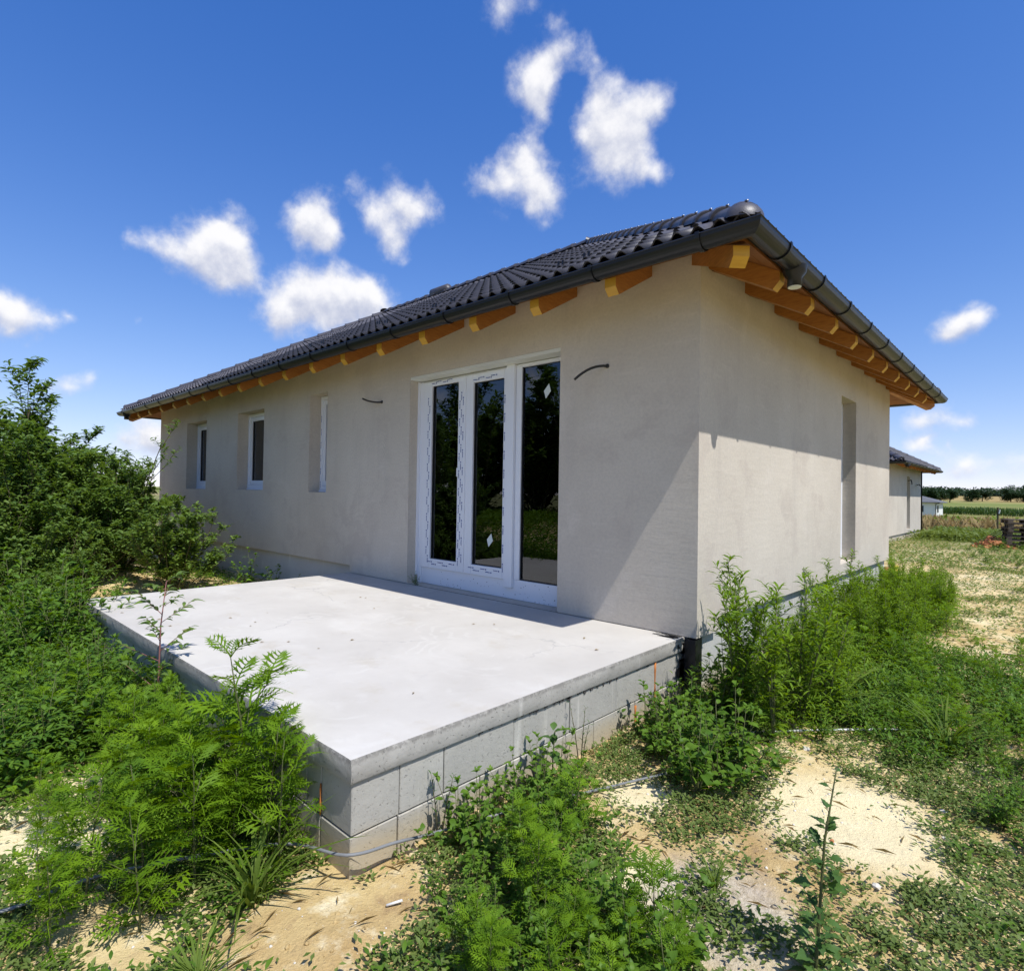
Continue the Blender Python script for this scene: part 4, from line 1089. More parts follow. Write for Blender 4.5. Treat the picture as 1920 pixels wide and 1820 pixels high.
def shrub(r, H=1., stems=7, spread=.50, L0=.040, dens=1.4, tpl='willow'):
    P = Plant()
    def branch(p, d, L, rad, lev):
        n = 4; pts = [p]; dd = d.copy()
        for i in range(n):
            dd = (dd+Vector((r.uniform(-.16, .16), r.uniform(-.16, .16), r.uniform(-.02, .16)))).normalized()
            pts.append(pts[-1]+dd*L/n)
        P.stem.tube(pts, [rad*(1-.65*i/n) for i in range(n+1)], 5 if lev == 0 else 3, caps=False)
        if lev < 2:
            for k in range(int((7 if lev == 0 else 5)*dens)):
                t = r.uniform(.06, 1); b = at(pts, t)
                a = r.uniform(0, 6.28); e = R(r.uniform(8, 62))
                branch(b, (dirv3(a, e)+dd*.45).normalized(), L*(.46 if lev == 0 else .48)*r.uniform(.6, 1.15)*(1.15-.5*t), rad*.45, lev+1)
        if lev >= 1:
            m_ = int((13 if lev == 2 else 9)*dens)
            for k in range(m_):
                t = .15+.85*k/m_; P.leaf(tpl, at(pts, t), k*2.4+r.uniform(-.5, .5), R(r.uniform(-15, 55)), L0*H*r.uniform(.7, 1.35), r.uniform(-.6, .6))
    for s in range(stems):
        a = s*6.28/stems+r.uniform(-.4, .4); k = r.uniform(.1, 1)*spread
        branch(Vector((math.cos(a)*.02, math.sin(a)*.02, -.03)), Vector((math.cos(a)*k, math.sin(a)*k, 1)).normalized(), H*r.uniform(.62, 1), .0075*H, 0)
    return P
def grass_clump(r, H=1., n=46):
    P = Plant()
    for k in range(n):
        a = r.uniform(0, 6.28); d = r.uniform(0, .07)*H
        P.leaf('blade', (math.cos(a)*d, math.sin(a)*d, -.01), a+r.uniform(-.5, .5), R(r.uniform(10, 52)), H*r.uniform(.5, 1.15), r.uniform(-.3, .3))
    return P
def meshes_of(P, leafmat, stemmat, name='foliage', tseed=0):
    tg = np.random.default_rng(tseed)
    V, F, T, b = [], [], [], 0
    for tn in sorted(set(t for t, _ in P.leaves)):
        ms = [m_ for t, m_ in P.leaves if t == tn]
        v, f, ti = bake(LEAF[tn], ms, tg.random(len(ms)))
        V.append(v); F.append(f+b); T.append(ti); b += len(v)
    fm = tri_mesh(name, np.concatenate(V), np.concatenate(F), leafmat, np.concatenate(T))
    sm = P.stem.mesh('stem', stemmat, True) if P.stem.v else None
    return fm, sm
LEAFMESH = {}
def leaf_mesh(tn, mat):
    key = (tn, mat.name)
    if key not in LEAFMESH:
        V, F = LEAF[tn]; LEAFMESH[key] = [tri_mesh('leaf', V, F, mat, np.full(len(V), t)) for t in (.1, .3, .5, .7, .9)]
    return LEAFMESH[key]
def place(name, P, fm, sm, loc, rotz, sc, label, group, leafmat=None, split=False, cat='weed', stemname='stem', fname='foliage'):
    t = thing(name, label, cat, loc, group, rotz)
    t.scale = (sc, sc, sc)
    if sm: link(stemname, sm, t)
    if split:
        for k, (tn, m_) in enumerate(P.leaves):
            o = bpy.data.objects.new('leaf', leaf_mesh(tn, leafmat)[k % 5]); COL.objects.link(o)
            o.parent = t; o.matrix_local = Matrix(m_.tolist())
    else: link(fname, fm, t)
    return t
VAR = {}
def variants(key, maker, n, leafmat, stemmat):
    VAR[key] = []
    for k in range(n):
        P = maker(random.Random(hash((len(key), k)) % 1000+17*k+sum(map(ord, key))))
        fm, sm = meshes_of(P, leafmat, stemmat, 'foliage', k); VAR[key].append((P, fm, sm))
variants('A', lambda r: ragweed(r), 6, M['ragweed'], M['stem'])
variants('B', lambda r: tall_weed(r), 5, M['fleabane'], M['stem'])
variants('C', lambda r: leafy(r, 1., 'broad', .17, 6, 9, 62), 4, M['nettle'], M['stem'])
variants('K', lambda r: leafy(r, 1., 'ovate', .155, 6, 22, 48, (-5, 45), .006), 5, M['nettle'], M['stem'])
variants('S', lambda r: shrub(r), 4, M['bushleaf'], M['twig'])
variants('R', lambda r: shrub(r, 1., 12, 1.1, .050, 1.15), 2, M['bushleaf'], M['twig'])
variants('T', lambda r: shrub(r, 1., 4, .34, .036, .80, 'ovate'), 2, M['bushleaf'], M['twig'])
variants('E', lambda r: grass_clump(r), 3, M['grass'], M['stem'])

PLANTS = [('A',-0.69,-3.06,0.54),('A',-0.85,-3.4,0.55),('A',-0.52,-3.45,0.55),('A',-0.42,-3.67,0.45),('A',-0.52,-3.15,0.56),('A',-0.64,-3.6,0.52),('A',-0.89,-3.18,0.54),('A',-0.66,-3.79,0.5),('A',-1.03,-3.49,0.53),('A',-0.35,-3.18,0.56),('A',-0.5,-3.92,0.34),('A',-0.68,-3.93,0.37),('A',-1.27,-3.82,0.31),('A',-1.03,-3.56,0.32),('A',-1.36,-3.48,0.31),('A',-1.48,-3.81,0.33),('A',-1.06,-3.79,0.26),('A',-0.92,-3.14,0.45),('A',-1.2,-3.15,0.51),('A',-0.57,-3.28,0.44),('A',-1.72,-3.38,0.43),('A',-1.54,-3.2,0.41),('A',-0.95,-3.38,0.54),('A',-1.93,-3.13,0.41),('A',-1.94,-3.4,0.36),('A',-1.16,-3.37,0.43),('K',-5.13,-3.08,0.63),('K',-5.48,-3.3,0.72),('K',-4.84,-3.13,0.73),('K',-4.64,-3.14,0.65),('K',-4.32,-3.39,0.71),('K',-4.69,-3.36,0.66),('K',-5.28,-3.1,0.82),('K',-4.83,-3.43,0.76),('K',-4.39,-3.24,0.82),('K',-4.97,-3.26,0.67),('C',-5.27,-3.28,0.68),('C',-4.68,-3.15,0.52),('C',-4.21,-3.17,0.64),('C',-4.56,-3.39,0.52),('C',-4.31,-3.38,0.61),('C',-1.52,-3.48,0.36),('C',-2.73,-3.41,0.38),('C',-0.86,-3.24,0.44),('C',-3.53,-3.34,0.42),('C',-1.82,-3.41,0.32),('C',-2.76,-3.13,0.45),('C',-1.83,-3.13,0.41),('C',-3.27,-3.32,0.36),('C',-2.04,-3.2,0.37),('C',-1.24,-3.48,0.36),('C',-1.19,-3.18,0.45),('C',-2.1,-3.38,0.37),('K',-2.68,-3.32,0.56),('K',-3.07,-3.26,0.58),('K',-4.14,-3.38,0.59),('K',-3.81,-3.36,0.46),('K',-2.73,-3.52,0.6),('K',-4.2,-3.56,0.51),('K',-3.59,-3.58,0.44),('K',-4.82,-3.12,0.44),('K',-4.5,-3.37,0.57),('K',-4.71,-3.37,0.41),('K',-2.41,-3.42,0.55),('K',-3.45,-3.47,0.4),('K',-3.03,-3.59,0.51),('K',-4.5,-3.66,0.54),('K',-5.06,-3.31,0.52),('K',-2.83,-3.14,0.4),('K',-2.18,-3.68,0.56),('K',-3.26,-3.23,0.57),('K',-5,-3.51,0.43),('K',-3.64,-3.1,0.44),('K',-4.86,-3.075,0.86),('K',-4.68,-3.09,0.8),('C',-4.95,-3.1,0.72),('K',-5.08,-3.12,0.9),('K',-4.45,-3.11,0.68),('K',-4.2,-3.12,0.6),('C',-4.75,-3.2,0.6),('K',-7.13,-3.6,0.84),('K',-7.55,-3.48,0.57),('K',-5.92,-3.42,0.86),('K',-7.52,-4.1,0.87),('K',-6.97,-4.45,0.66),('K',-7.9,-4.5,0.66),('K',-7.87,-3.87,0.81),('K',-8.13,-3.57,0.81),('K',-6.79,-4.02,0.65),('K',-8.15,-4.49,0.75),('K',-6.4,-4.36,0.66),('K',-6.22,-3.35,0.88),('K',-6.1,-3.73,0.72),('K',-6.17,-4.13,0.75),('K',-7.07,-4.22,0.7),('K',-6.49,-3.71,0.64),('K',-5.63,-3.49,0.66),('K',-5.9,-4.04,0.64),('K',-6.68,-4.38,0.7),('K',-5.78,-4.32,0.66),('K',-7.26,-4.04,0.73),('K',-6.76,-3.35,0.88),('C',-1,-3.46,0.24),('C',-1.36,-3.56,0.21),('C',-1.89,-3.31,0.29),('C',-0.99,-3.15,0.28),('C',-1.6,-3.41,0.3),('C',-1.44,-3.24,0.21),('C',-0.77,-3.22,0.31),('C',-1.23,-3.37,0.28),('C',-1.67,-3.18,0.29),('K',-2.48,-3.24,0.28),('K',-2.7,-3.46,0.35),('K',-3.66,-3.22,0.39),('K',-3.25,-3.28,0.28),('K',-5.62,-3.38,0.41),('K',-2.23,-3.17,0.34),('K',-2.28,-3.55,0.43),('K',-3.52,-3.65,0.28),('K',-4.94,-3.35,0.29),('K',-1.92,-3.21,0.49),('K',-2.07,-3.59,0.34),('K',-5.82,-3.06,0.44),('K',-2.65,-3.69,0.39),('K',-4.28,-3.55,0.37),('K',-6.43,-2.29,0.28),('K',-6.43,-2.77,0.37),('K',-5.38,-2.97,0.45),('K',-2.78,-3.08,0.32),('K',-3.38,-3.5,0.3),('K',-3.01,-3.26,0.3),('K',-2.35,-3.78,0.38),('K',-4.53,-3.1,0.31),('K',-6.04,-2.43,0.49),('K',-6.84,-3.34,0.37),('K',-3.01,-3.61,0.46),('K',-6,-2.96,0.33),('K',-2.5,-3.48,0.39),('K',-5.23,-3.26,0.5),('K',-7.41,-2.99,0.29),('K',-4.96,-3.07,0.41),('K',-6.63,-2.99,0.29),('K',-5.58,-2.57,0.39),('K',-3.69,-3.51,0.35),('K',-2.14,-3.87,0.49),('K',-3.14,-3.1,0.47),('K',-7.22,-2.73,0.46),('K',-5.82,-3.31,0.39),('K',-4.93,-3.59,0.33),('K',-4.7,-3.62,0.41),('K',-7.12,-3.03,0.47),('K',-6.09,-3.18,0.49),('K',-6.69,-2.4,0.42),('K',-7.04,-2.26,0.45),('K',-3.88,-3.42,0.28),('K',-5.97,-2.75,0.39),('K',-4.68,-3.36,0.37),('K',-7.59,-2.67,0.46),('K',-5.26,-2.79,0.49),('K',-7.5,-2.48,0.38),('K',-6.3,-2.55,0.29),('K',-3.86,-3.14,0.47),('K',-2.18,-3.37,0.37),('K',-6.85,-3.08,0.48),('K',-5.81,-2.49,0.42),('K',-3.51,-3.09,0.31),('K',-5.42,-3.48,0.35),('K',-7.64,-3.11,0.32),('K',-7.37,-3.2,0.31),('K',-6.31,-2.94,0.28),('K',-4.19,-3.27,0.29),('C',-2.92,-3.18,0.23),('C',-3.03,-3.73,0.31),('C',-2.12,-3.74,0.23),('C',-3.71,-3.52,0.25),('C',-1.91,-3.37,0.27),('C',-2.33,-3.17,0.21),('C',-3.4,-3.51,0.22),('C',-1.96,-3.1,0.32),('C',-3.2,-3.07,0.26),('C',-2.54,-3.51,0.23),('C',-2.81,-3.63,0.33),('C',-2.75,-3.36,0.29),('C',-2.31,-3.47,0.34),('C',-2.41,-3.77,0.34),('A',-2.53,-3.22,0.41),('A',-1.67,-3.5,0.36),('A',-2.68,-3.43,0.45),('A',-2.15,-3.07,0.36),('A',-2.96,-3.62,0.41),('A',-1.48,-3.29,0.43),('A',-3.18,-3.31,0.36),('A',-2.15,-3.46,0.4),('A',-2.37,-3.07,0.4),('A',-2.41,-3.65,0.38),('A',-3.52,-3.52,0.37),('A',-1.33,-3.13,0.29),('A',-1.64,-3.08,0.29),('C',0.23,-2.32,0.25),('C',0.21,-2.53,0.34),('C',0.36,-2.14,0.28),('C',0.08,-2.26,0.26),('C',0.08,-1.81,0.34),('C',-0,-1.93,0.32),('C',0.39,-2.37,0.3),('C',0.14,-2.03,0.33),('C',0.03,-2.12,0.31),('C',0.35,-2.51,0.33),('C',0.05,-2.53,0.32),('C',0.21,-2.15,0.33),('C',0.35,-2.01,0.29),('C',0.06,-2.4,0.32),('C',0.17,-1.91,0.22),('A',0.39,-2.1,0.33),('A',0.42,-2.51,0.32),('A',0.56,-2.43,0.34),('A',0.98,-2.64,0.24),('A',0.85,-2.75,0.27),('A',1.03,-2.48,0.34),('A',0.62,-2.98,0.26),('A',0.65,-2.68,0.35),('A',0.93,-2.92,0.33),('A',1.15,-2.64,0.28),('A',0.79,-3.06,0.29),('A',1.05,-2.8,0.25),('C',0.44,-2.74,0.16),('C',0.28,-2.82,0.14),('C',0.35,-2.54,0.2),('C',0.32,-2.68,0.21),('C',0.55,-2.67,0.14),('C',0.45,-2.87,0.22),('B',0.25,5.91,0.57),('B',0.8,5.96,0.58),('B',0.41,2.94,0.82),('B',0.42,4.52,0.71),('B',0.42,5.12,0.6),('B',0.77,2.17,0.5),('B',0.35,-0.1,1.12),('B',0.42,3.44,0.83),('B',0.81,4.6,0.67),('B',0.4,4.76,0.66),('B',0.68,6.51,0.67),('B',0.57,6.16,0.71),('B',0.16,2.9,0.89),('B',0.42,1.7,0.56),('B',0.71,-0.37,0.97),('B',0.69,6.75,0.62),('B',0.79,1.09,0.56),('B',0.57,4.86,0.67),('B',0.76,-0,1.02),('B',0.66,5.79,0.56),('B',0.25,3.52,0.95),('B',0.15,6.86,0.65),('B',0.15,6.54,0.59),('B',0.37,3.92,0.71),('B',0.42,0.63,0.5),('B',0.18,2.6,0.7),('B',0.47,2.49,0.75),('B',0.92,6.74,0.5),('B',0.28,0.83,0.62),('B',0.8,5.45,0.61),('B',0.27,6.21,0.73),('B',0.64,5.62,0.63),('B',0.79,4.19,0.64),('B',0.94,5.28,0.6),('B',0.86,3.92,0.64),('B',0.45,5.9,0.75),('B',0.93,5.66,0.6),('B',0.68,3.84,0.67),('B',0.75,5.03,0.67),('B',0.83,6.24,0.59),('B',0.71,4.39,0.64),('B',0.88,6.92,0.48),('B',0.59,5.4,0.68),('B',0.95,2.52,0.65),('B',0.43,1.45,0.5),('B',0.85,2.99,0.7),('B',0.43,0.95,0.48),('B',0.41,1.95,0.61),('B',0.63,2.27,0.7),('B',0.53,2.69,0.75),('B',0.8,0.88,0.55),('B',0.25,5.34,0.76),('B',0.86,2.35,0.66),('B',0.33,2.37,0.69),('B',0.48,5.68,0.62),('B',0.19,3.13,0.73),('B',0.18,1.78,0.47),('B',0.9,0.4,0.53),('B',0.35,6.48,0.57),('B',0.51,7,0.61),('B',0.25,4.59,0.56),('B',0.69,1.3,0.52),('B',0.64,4.68,0.6),('B',0.86,0.22,0.93),('B',0.73,2.63,0.69),('B',0.18,1.29,0.63),('B',0.95,2.8,0.64),('B',0.51,4.24,0.59),('B',0.44,-0.29,1),('B',0.29,5.7,0.71),('A',0.79,5.48,0.43),('A',0.65,0.78,0.36),('A',0.88,4.63,0.38),('A',1.14,4.04,0.38),('A',0.74,1.79,0.46),('A',0.98,4.26,0.33),('A',0.82,2.45,0.37),('A',0.95,1.97,0.36),('A',1.24,1.55,0.31),('A',1.02,5.34,0.39),('A',0.68,2.89,0.35),('A',0.74,4.31,0.39),('K',0.6,-0.05,0.4),('K',0.37,0.75,0.35),('K',0.65,0.24,0.39),('K',0.58,2.1,0.43),('K',0.5,2.7,0.48),('K',1.07,1.86,0.4),('K',0.94,0.99,0.4),('K',1.03,4.42,0.31),('K',0.36,3.26,0.38),('K',0.94,4.11,0.43),('K',0.68,1.81,0.42),('K',0.78,2.81,0.35),('K',0.31,4.02,0.36),('K',0.71,3.96,0.3),('K',0.47,0.54,0.34),('K',0.99,2.18,0.43),('C',0.3,-0.37,0.48),('C',0.3,-0.18,0.59),('C',0.46,-0.21,0.58),('C',0.49,-0.34,0.46),('C',0.8,-2.94,0.21),('C',0.99,-2.61,0.33),('C',1.01,-2.85,0.31),('C',0.75,-2.76,0.24),('C',0.81,-2.57,0.33),('C',1.17,-2.68,0.33),('C',0.6,-2.86,0.24),('C',1.11,-2.5,0.33),('C',0.92,-2.45,0.22),('K',0.78,-2.61,0.31),('K',0.52,-2.85,0.23),('K',0.55,-2.42,0.22),('K',0.61,-2.56,0.33),('K',0.46,-2.66,0.26),('K',0.79,-2.38,0.29),('K',0.95,-2.54,0.32),('K',0.73,-2.8,0.24),('K',0.63,-2.94,0.23),('K',0.59,-2.71,0.2),('C',0.09,-0.92,0.35),('C',0.07,-0.45,0.28),('C',0.25,-0.5,0.4),('C',0.44,-1.07,0.37),('C',0.09,-0.73,0.31),('C',0.27,-0.66,0.4),('C',0.24,-0.9,0.37),('C',0.25,-1.05,0.37),('C',0.4,-0.83,0.38),('C',0.66,-1.13,0.47),('C',0.61,-0.9,0.32),('C',0.5,-1.22,0.32),('C',0.64,-1.33,0.47),('C',0.53,-1.05,0.37),('C',0.75,-1.01,0.44),('C',0.61,-0.74,0.45),('K',1.01,0.51,0.16),('K',1.39,0.99,0.22),('K',0.67,-0.37,0.19),('K',1.1,0.68,0.24),('K',0.71,-0.13,0.16),('K',1.13,0.97,0.26),('K',1.15,1.23,0.27),('K',1.07,0.32,0.3),('K',0.91,-0.05,0.23),('K',0.87,0.22,0.26),('K',0.93,0.76,0.19),('K',0.83,0.44,0.18),('A',1.38,0.44,0.22),('A',1.68,2.31,0.26),('A',1.83,1.07,0.2),('A',1.19,0.46,0.2),('A',1.62,0.38,0.21),('A',1.33,2.32,0.22),('A',1.83,1.67,0.18),('A',1.81,0.58,0.26),('A',1.96,0.18,0.18),('A',2.01,1.28,0.27),('A',1.4,1.9,0.2),('A',1.71,0.76,0.17),('A',1.14,1.19,0.15),('A',1.86,3.16,0.17),('A',1.58,0.6,0.25),('A',1.59,2.45,0.18),('A',2.09,2.47,0.27),('A',1.15,1.48,0.14),('A',1.93,0.32,0.19),('A',1.68,1.58,0.14),('A',1.45,3.04,0.27),('A',2.02,1.96,0.27),('A',1.03,2.19,0.23),('A',1.14,2.48,0.24),('A',1.8,3.7,0.18),('A',1.87,2.02,0.22),('A',1.98,0.49,0.2),('A',2.01,2.69,0.25),('A',1.27,1.59,0.16),('A',1.81,2.64,0.22),('A',1.33,0.29,0.21),('A',1.3,0.77,0.19),('A',1.91,0.9,0.14),('A',1.51,3.3,0.26),('A',1.46,0.87,0.19),('A',1.53,2.15,0.24),('A',1.67,2.02,0.2),('A',1.78,0.13,0.17),('A',1.33,2.92,0.17),('A',2.01,2.18,0.26),('A',1.24,2.67,0.26),('A',1.19,1.85,0.2),('A',1.66,1.77,0.16),('A',1.65,1.38,0.21),('A',1.48,1.17,0.22),('A',1.95,0.7,0.27),('A',1.11,2.02,0.23),('A',1.43,1.56,0.19),('A',1.96,2.98,0.15),('A',1.78,3.52,0.22),('A',1.62,2.96,0.22),('A',2.04,1,0.2),('A',1.77,2.49,0.16),('A',1.26,0.99,0.23),('A',1.19,2.23,0.22),('A',1.38,0.64,0.22),('A',1.33,1.27,0.16),('A',1.9,2.36,0.25),('A',1.66,1.08,0.18),('A',1.42,2.5,0.21),('K',2.02,-0.71,0.25),('K',2.01,0.26,0.27),('K',1.83,-0.34,0.29),('K',2.07,0.05,0.26),('K',2.03,0.52,0.17),('K',1.89,-0.09,0.19),('K',2.05,-0.45,0.24),('K',2.04,0.74,0.19),('K',1.84,0.14,0.23),('K',1.86,-0.55,0.28),('K',2.05,-0.21,0.19),('K',2.08,0.96,0.27),('A',0.92,3.77,0.25),('A',0.91,5.5,0.31),('A',0.51,9.51,0.27),('A',0.46,6.43,0.32),('A',0.08,8.76,0.21),('A',1.01,5.01,0.25),('A',0.16,8.42,0.25),('A',0.32,8.93,0.27),('A',0.77,4.31,0.2),('A',0.63,5.29,0.21),('A',0.77,5.85,0.25),('A',0.27,7.25,0.18),('A',0.55,7.74,0.29),('A',0.82,7.39,0.21),('A',1.02,3.5,0.23),('A',0.59,6.86,0.28),('A',0.94,6.92,0.26),('A',0.77,6.16,0.22),('A',0.61,4.83,0.19),('A',0.41,5.92,0.23),('A',0.65,8.18,0.19),('A',0.35,7.53,0.2),('A',0.99,4.16,0.25),('A',0.41,9.77,0.26),('A',0.37,10.1,0.24),('A',0.52,6.16,0.27),('K',1.56,15.6,0.32),('K',2.39,20.43,0.39),('K',0.11,19.23,0.26),('K',1.3,17.14,0.21),('K',1.51,16.58,0.26),('K',2.13,16.34,0.3),('K',1.87,20.27,0.27),('K',1.86,17.49,0.27),('K',1.56,20.76,0.36),('K',0.18,23.92,0.28),('K',1.7,19.85,0.42),('K',1.81,23.33,0.29),('K',2.17,18.89,0.39),('K',1.32,21.72,0.32),('K',1.04,16.33,0.27),('K',0.23,22.48,0.38),('K',1.87,14.35,0.33),('K',1.25,15.99,0.26),('K',2.7,19.56,0.36),('K',1.2,20.04,0.23),('K',1.08,19.08,0.32),('K',0.48,18.1,0.4),('K',0.83,21.57,0.43),('K',0.76,15.05,0.41),('K',0.4,16.76,0.25),('K',0.74,17.64,0.26),('K',2.58,18.55,0.31),('K',2.89,22.85,0.21),('K',0.7,19.77,0.44),('K',1.25,18.17,0.24),('K',2.73,14.57,0.3),('K',1.2,23.17,0.2),('K',2.36,21.89,0.27),('K',1.36,23.67,0.44),('K',2.26,15.75,0.31),('K',1.99,18.42,0.26),('K',2.49,22.74,0.33),('K',2.91,21.42,0.4),('K',1.4,14.69,0.32),('K',0.28,17.5,0.33)]

NAMES = dict(A='ragweed', B='tall_weed', C='broadleaf_weed', K='leafy_weed')
def region(k, x, y):
    if y > 12: return ('low green weed far off on the strip towards the pallets', 'weeds far off along the strip')
    if x < -.12 and y < -2.95:
        near = y > -3.75
        base = dict(A='bright feathery ragweed', C='broad leaved dark green weed', K='small leaved upright weed')[k]
        if x > -2.3 and k == 'A' and y > -3.46: return (base+' growing against the shaded end wall of the terrace', 'ragweeds against the terrace end')
        if k == 'A' and x > -2.0 and y < -3.2: return (base+' in the big clump at the lower left', 'ragweeds of the lower left clump')
        return (base+' in the overgrown ground left of the terrace', 'weeds left of the terrace: '+NAMES[k].replace('_', ' '))
    if k == 'B':
        zone = 'at the near corner' if y < 1.2 else 'along the middle' if y < 3.8 else 'beyond the tall window'
        return ('tall narrow leaved weed '+zone+' of the sunlit side wall' if y < 3.8 else 'tall narrow leaved weed by the sunlit side wall, beyond its tall window', 'tall weeds by the side wall, '+zone)
    if y < -1.35:
        base = dict(A='feathery ragweed', C='broad leaved weed', K='small leaved weed')[k]
        return (base+' in the patch before the block wall of the terrace', 'weeds before the block wall: '+NAMES[k].replace('_', ' '))
    if x < .75 and y < .6: 
        base = dict(A='feathery ragweed', C='broad leaved dark weed', K='small leaved weed')[k]
        return (base+' in the cluster below the house corner', 'weeds below the house corner: '+NAMES[k].replace('_', ' '))
    base = dict(A='low feathery ragweed', C='broad leaved weed', K='small leaved weed')[k]
    zone = 'close before the pale conduit' if y < .6 else 'beside the middle of the side wall' if y < 3.5 else 'beside the far end of the side wall'
    if x > 1.2 and y < 2: zone = 'at the right edge of the picture'
    return (base+' in the green strip '+zone, 'weeds of the right strip '+zone+': '+NAMES[k].replace('_', ' '))
nsplit = 0
for i, (k, x, y, h) in enumerate(PLANTS):
    P, fm, sm = VAR[k][i % len(VAR[k])]
    lab, grp_ = region(k, x, y)
    dist = math.hypot(x-CAM.x, y-CAM.y)
    sp = k in 'AC' and dist < 2.75 and len(P.leaves) < 300 and nsplit < 16
    nsplit += sp
    mat_ = M['ragweed'] if k == 'A' else M['nettle']
    place(NAMES[k], P, fm, sm, (x, y, gz(x, y)), rnd.uniform(0, 6.28), h, lab, grp_, mat_, sp)

# shrubs and young trees on the bank at the left
BUSH = [('S', -9.8, -3.2, 2.5, 1.), ('S', -10.6, -4.0, 2.6, 1.), ('S', -9.1, -2.6, 2.25, 1.), ('S', -8.6, -2.0, 1.65, 1.1), ('S', -8.3, -3.3, 1.9, 1.1),
        ('S', -7.7, -4.0, 1.9, 1.), ('R', -7.5, -3.0, 1.15, 1.), ('S', -11.2, -2.3, 2.2, 1.), ('S', -9.2, -4.4, 2.5, 1.), ('R', -6.9, -3.7, 1.0, 1.),
        ('S', -10.6, -1.3, 1.9, 1.), ('R', -9.9, -2.0, 1.5, 1.), ('R', -8.9, -3.4, 1.5, 1.), ('R', -6.2, -3.3, .75, 1.), ('S', -12.0, -3.2, 2.7, 1.), ('R', -8.2, -2.4, 1.3, 1.), ('R', -9.4, -2.9, 1.8, 1.), ('R', -10.4, -3.3, 2.2, 1.), ('R', -8.0, -3.6, 1.5, 1.), ('R', -10.0, -1.6, 1.7, 1.), ('R', -11.3, -1.9, 1.9, 1.), ('R', -7.0, -2.75, .9, 1.), ('R', -9.0, -1.7, 1.3, 1.)]
for i, (k, x, y, h, s) in enumerate(BUSH):
    P, fm, sm = VAR[k][i % len(VAR[k])]
    place('shrub', P, fm, sm, (x, y, gz(x, y)), rnd.uniform(0, 6.28), h, 'dense dark green shrub in the thicket at the far left', 'shrubs of the thicket at the left', cat='shrub', stemname='branches')
P, fm, sm = VAR['R'][0]
place('shrub', P, fm, sm, (-7.5, -1.40, gz(-7.5, -1.4)), 1.2, 1.42, 'rounded dense shrub standing alone below the leftmost windows', None, cat='shrub', stemname='branches')
P, fm, sm = VAR['T'][1]
place('sapling', P, fm, sm, (-9.6, -1.5, gz(-9.6, -1.5)), 2.2, 2.35, 'thin airy sapling rising in front of the far left house corner', None, cat='sapling', stemname='branches')
for i, (x, y, h) in enumerate(((-6.3, -.42, .42), (-5.75, -.35, .34), (-7.0, -.5, .6), (-5.35, -.3, .22))):
    P, fm, sm = VAR['C'][i % 4]
    place('broadleaf_weed', P, fm, sm, (x, y, gz(x, y)), i*1.3, h, 'dark weed growing in the shade at the foot of the front wall', 'weeds at the foot of the front wall')

# single plants one can point at
r_ = random.Random(77)
P = Plant(); H = .98
path = [Vector((0, 0, -.05)), Vector((0, 0, 0)), Vector((.01, 0, .35*H)), Vector((.0, .015, .7*H)), Vector((.035, .02, H))]
P.stem.tube(path, [.008, .008, .006, .0045, .002], 6)
for k in range(17):
    t = .26+.74*k/16; p = at(path, t); a = k*2.4; L = .34*(1.1-.6*t)*(1 if k < 14 else .5)
    q = p+dirv3(a, R(r_.uniform(20, 45)))*L; P.stem.tube([p, q], [.003, .0012], 4, caps=False)
    for j in range(11):
        tt = .15+.85*j/10; P.leaf('ovate', p.lerp(q, tt), a+(1 if j % 2 else -1)*r_.uniform(.5, 1.1), R(r_.uniform(-10, 35)), r_.uniform(.05, .095), r_.uniform(-.6, .6))
    P.leaf('ovate', q, a, R(20), .07)
fm, sm = meshes_of(P, M['bushleaf'], M['redstem'])
place('sapling', P, fm, sm, (-2.27, -3.10, gz(-2.27, -3.1)), .4, 1.0, 'airy sapling with reddish stem leaning over the left edge of the slab', None, M['bushleaf'], True, 'sapling')
P = ragweed(random.Random(5)); fm, sm = meshes_of(P, M['ragweed'], M['stem'])
place('ragweed', P, fm, sm, (-.78, -3.13, gz(-.78, -3.13)), 1., .86, 'tallest feathery ragweed poking above the slab edge near its front corner', None, M['ragweed'], len(P.leaves) < 300)
# goosefoot in the right foreground
P = Plant(); H = .70; r_ = random.Random(8)
path = [Vector((0, 0, -.05)), Vector((0, 0, 0)), Vector((.01, .0, .3*H)), Vector((.025, .015, .65*H)), Vector((.06, .03, H))]
P.stem.tube(path, [.006, .006, .005, .004, .002], 6)
for k in range(34):
    t = .12+.88*k/33; p = at(path, t); a = k*2.4+r_.uniform(-.3, .3); L = (.10-.065*t)*r_.uniform(.7, 1.2)
    pet = dirv3(a, R(35))*L*.4; P.stem.tube([p, p+pet], [.0014, .0009], 3, caps=False)
    P.leaf('lobed', p+pet, a, R(r_.uniform(-10, 30)+20*t), L, r_.uniform(-.4, .4))
    if k % 2 == 0 and k < 26:
        q = p+dirv3(a+.5, R(48))*.13*(1.1-t); P.stem.tube([p, q], [.002, .001], 3, caps=False)
        for j in range(5): P.leaf('lobed', p.lerp(q, .35+.16*j), a+.5+(1.2 if j % 2 else -1.2), R(r_.uniform(0, 40)), .044*r_.uniform(.7, 1.2))
fm, sm = meshes_of(P, M['goose'], M['stem'])
place('goosefoot', P, fm, sm, (1.45, -2.16, gz(1.45, -2.16)), .3, 1., 'tall dark goosefoot plant standing alone before the pale sand patch', None, M['goose'], True, 'weed')
P2 = Plant(); r_ = random.Random(3)
P2.stem.tube([(0, 0, -.03), (.0, .0, .15), (.01, 0, .30)], [.005, .004, .003], 5)
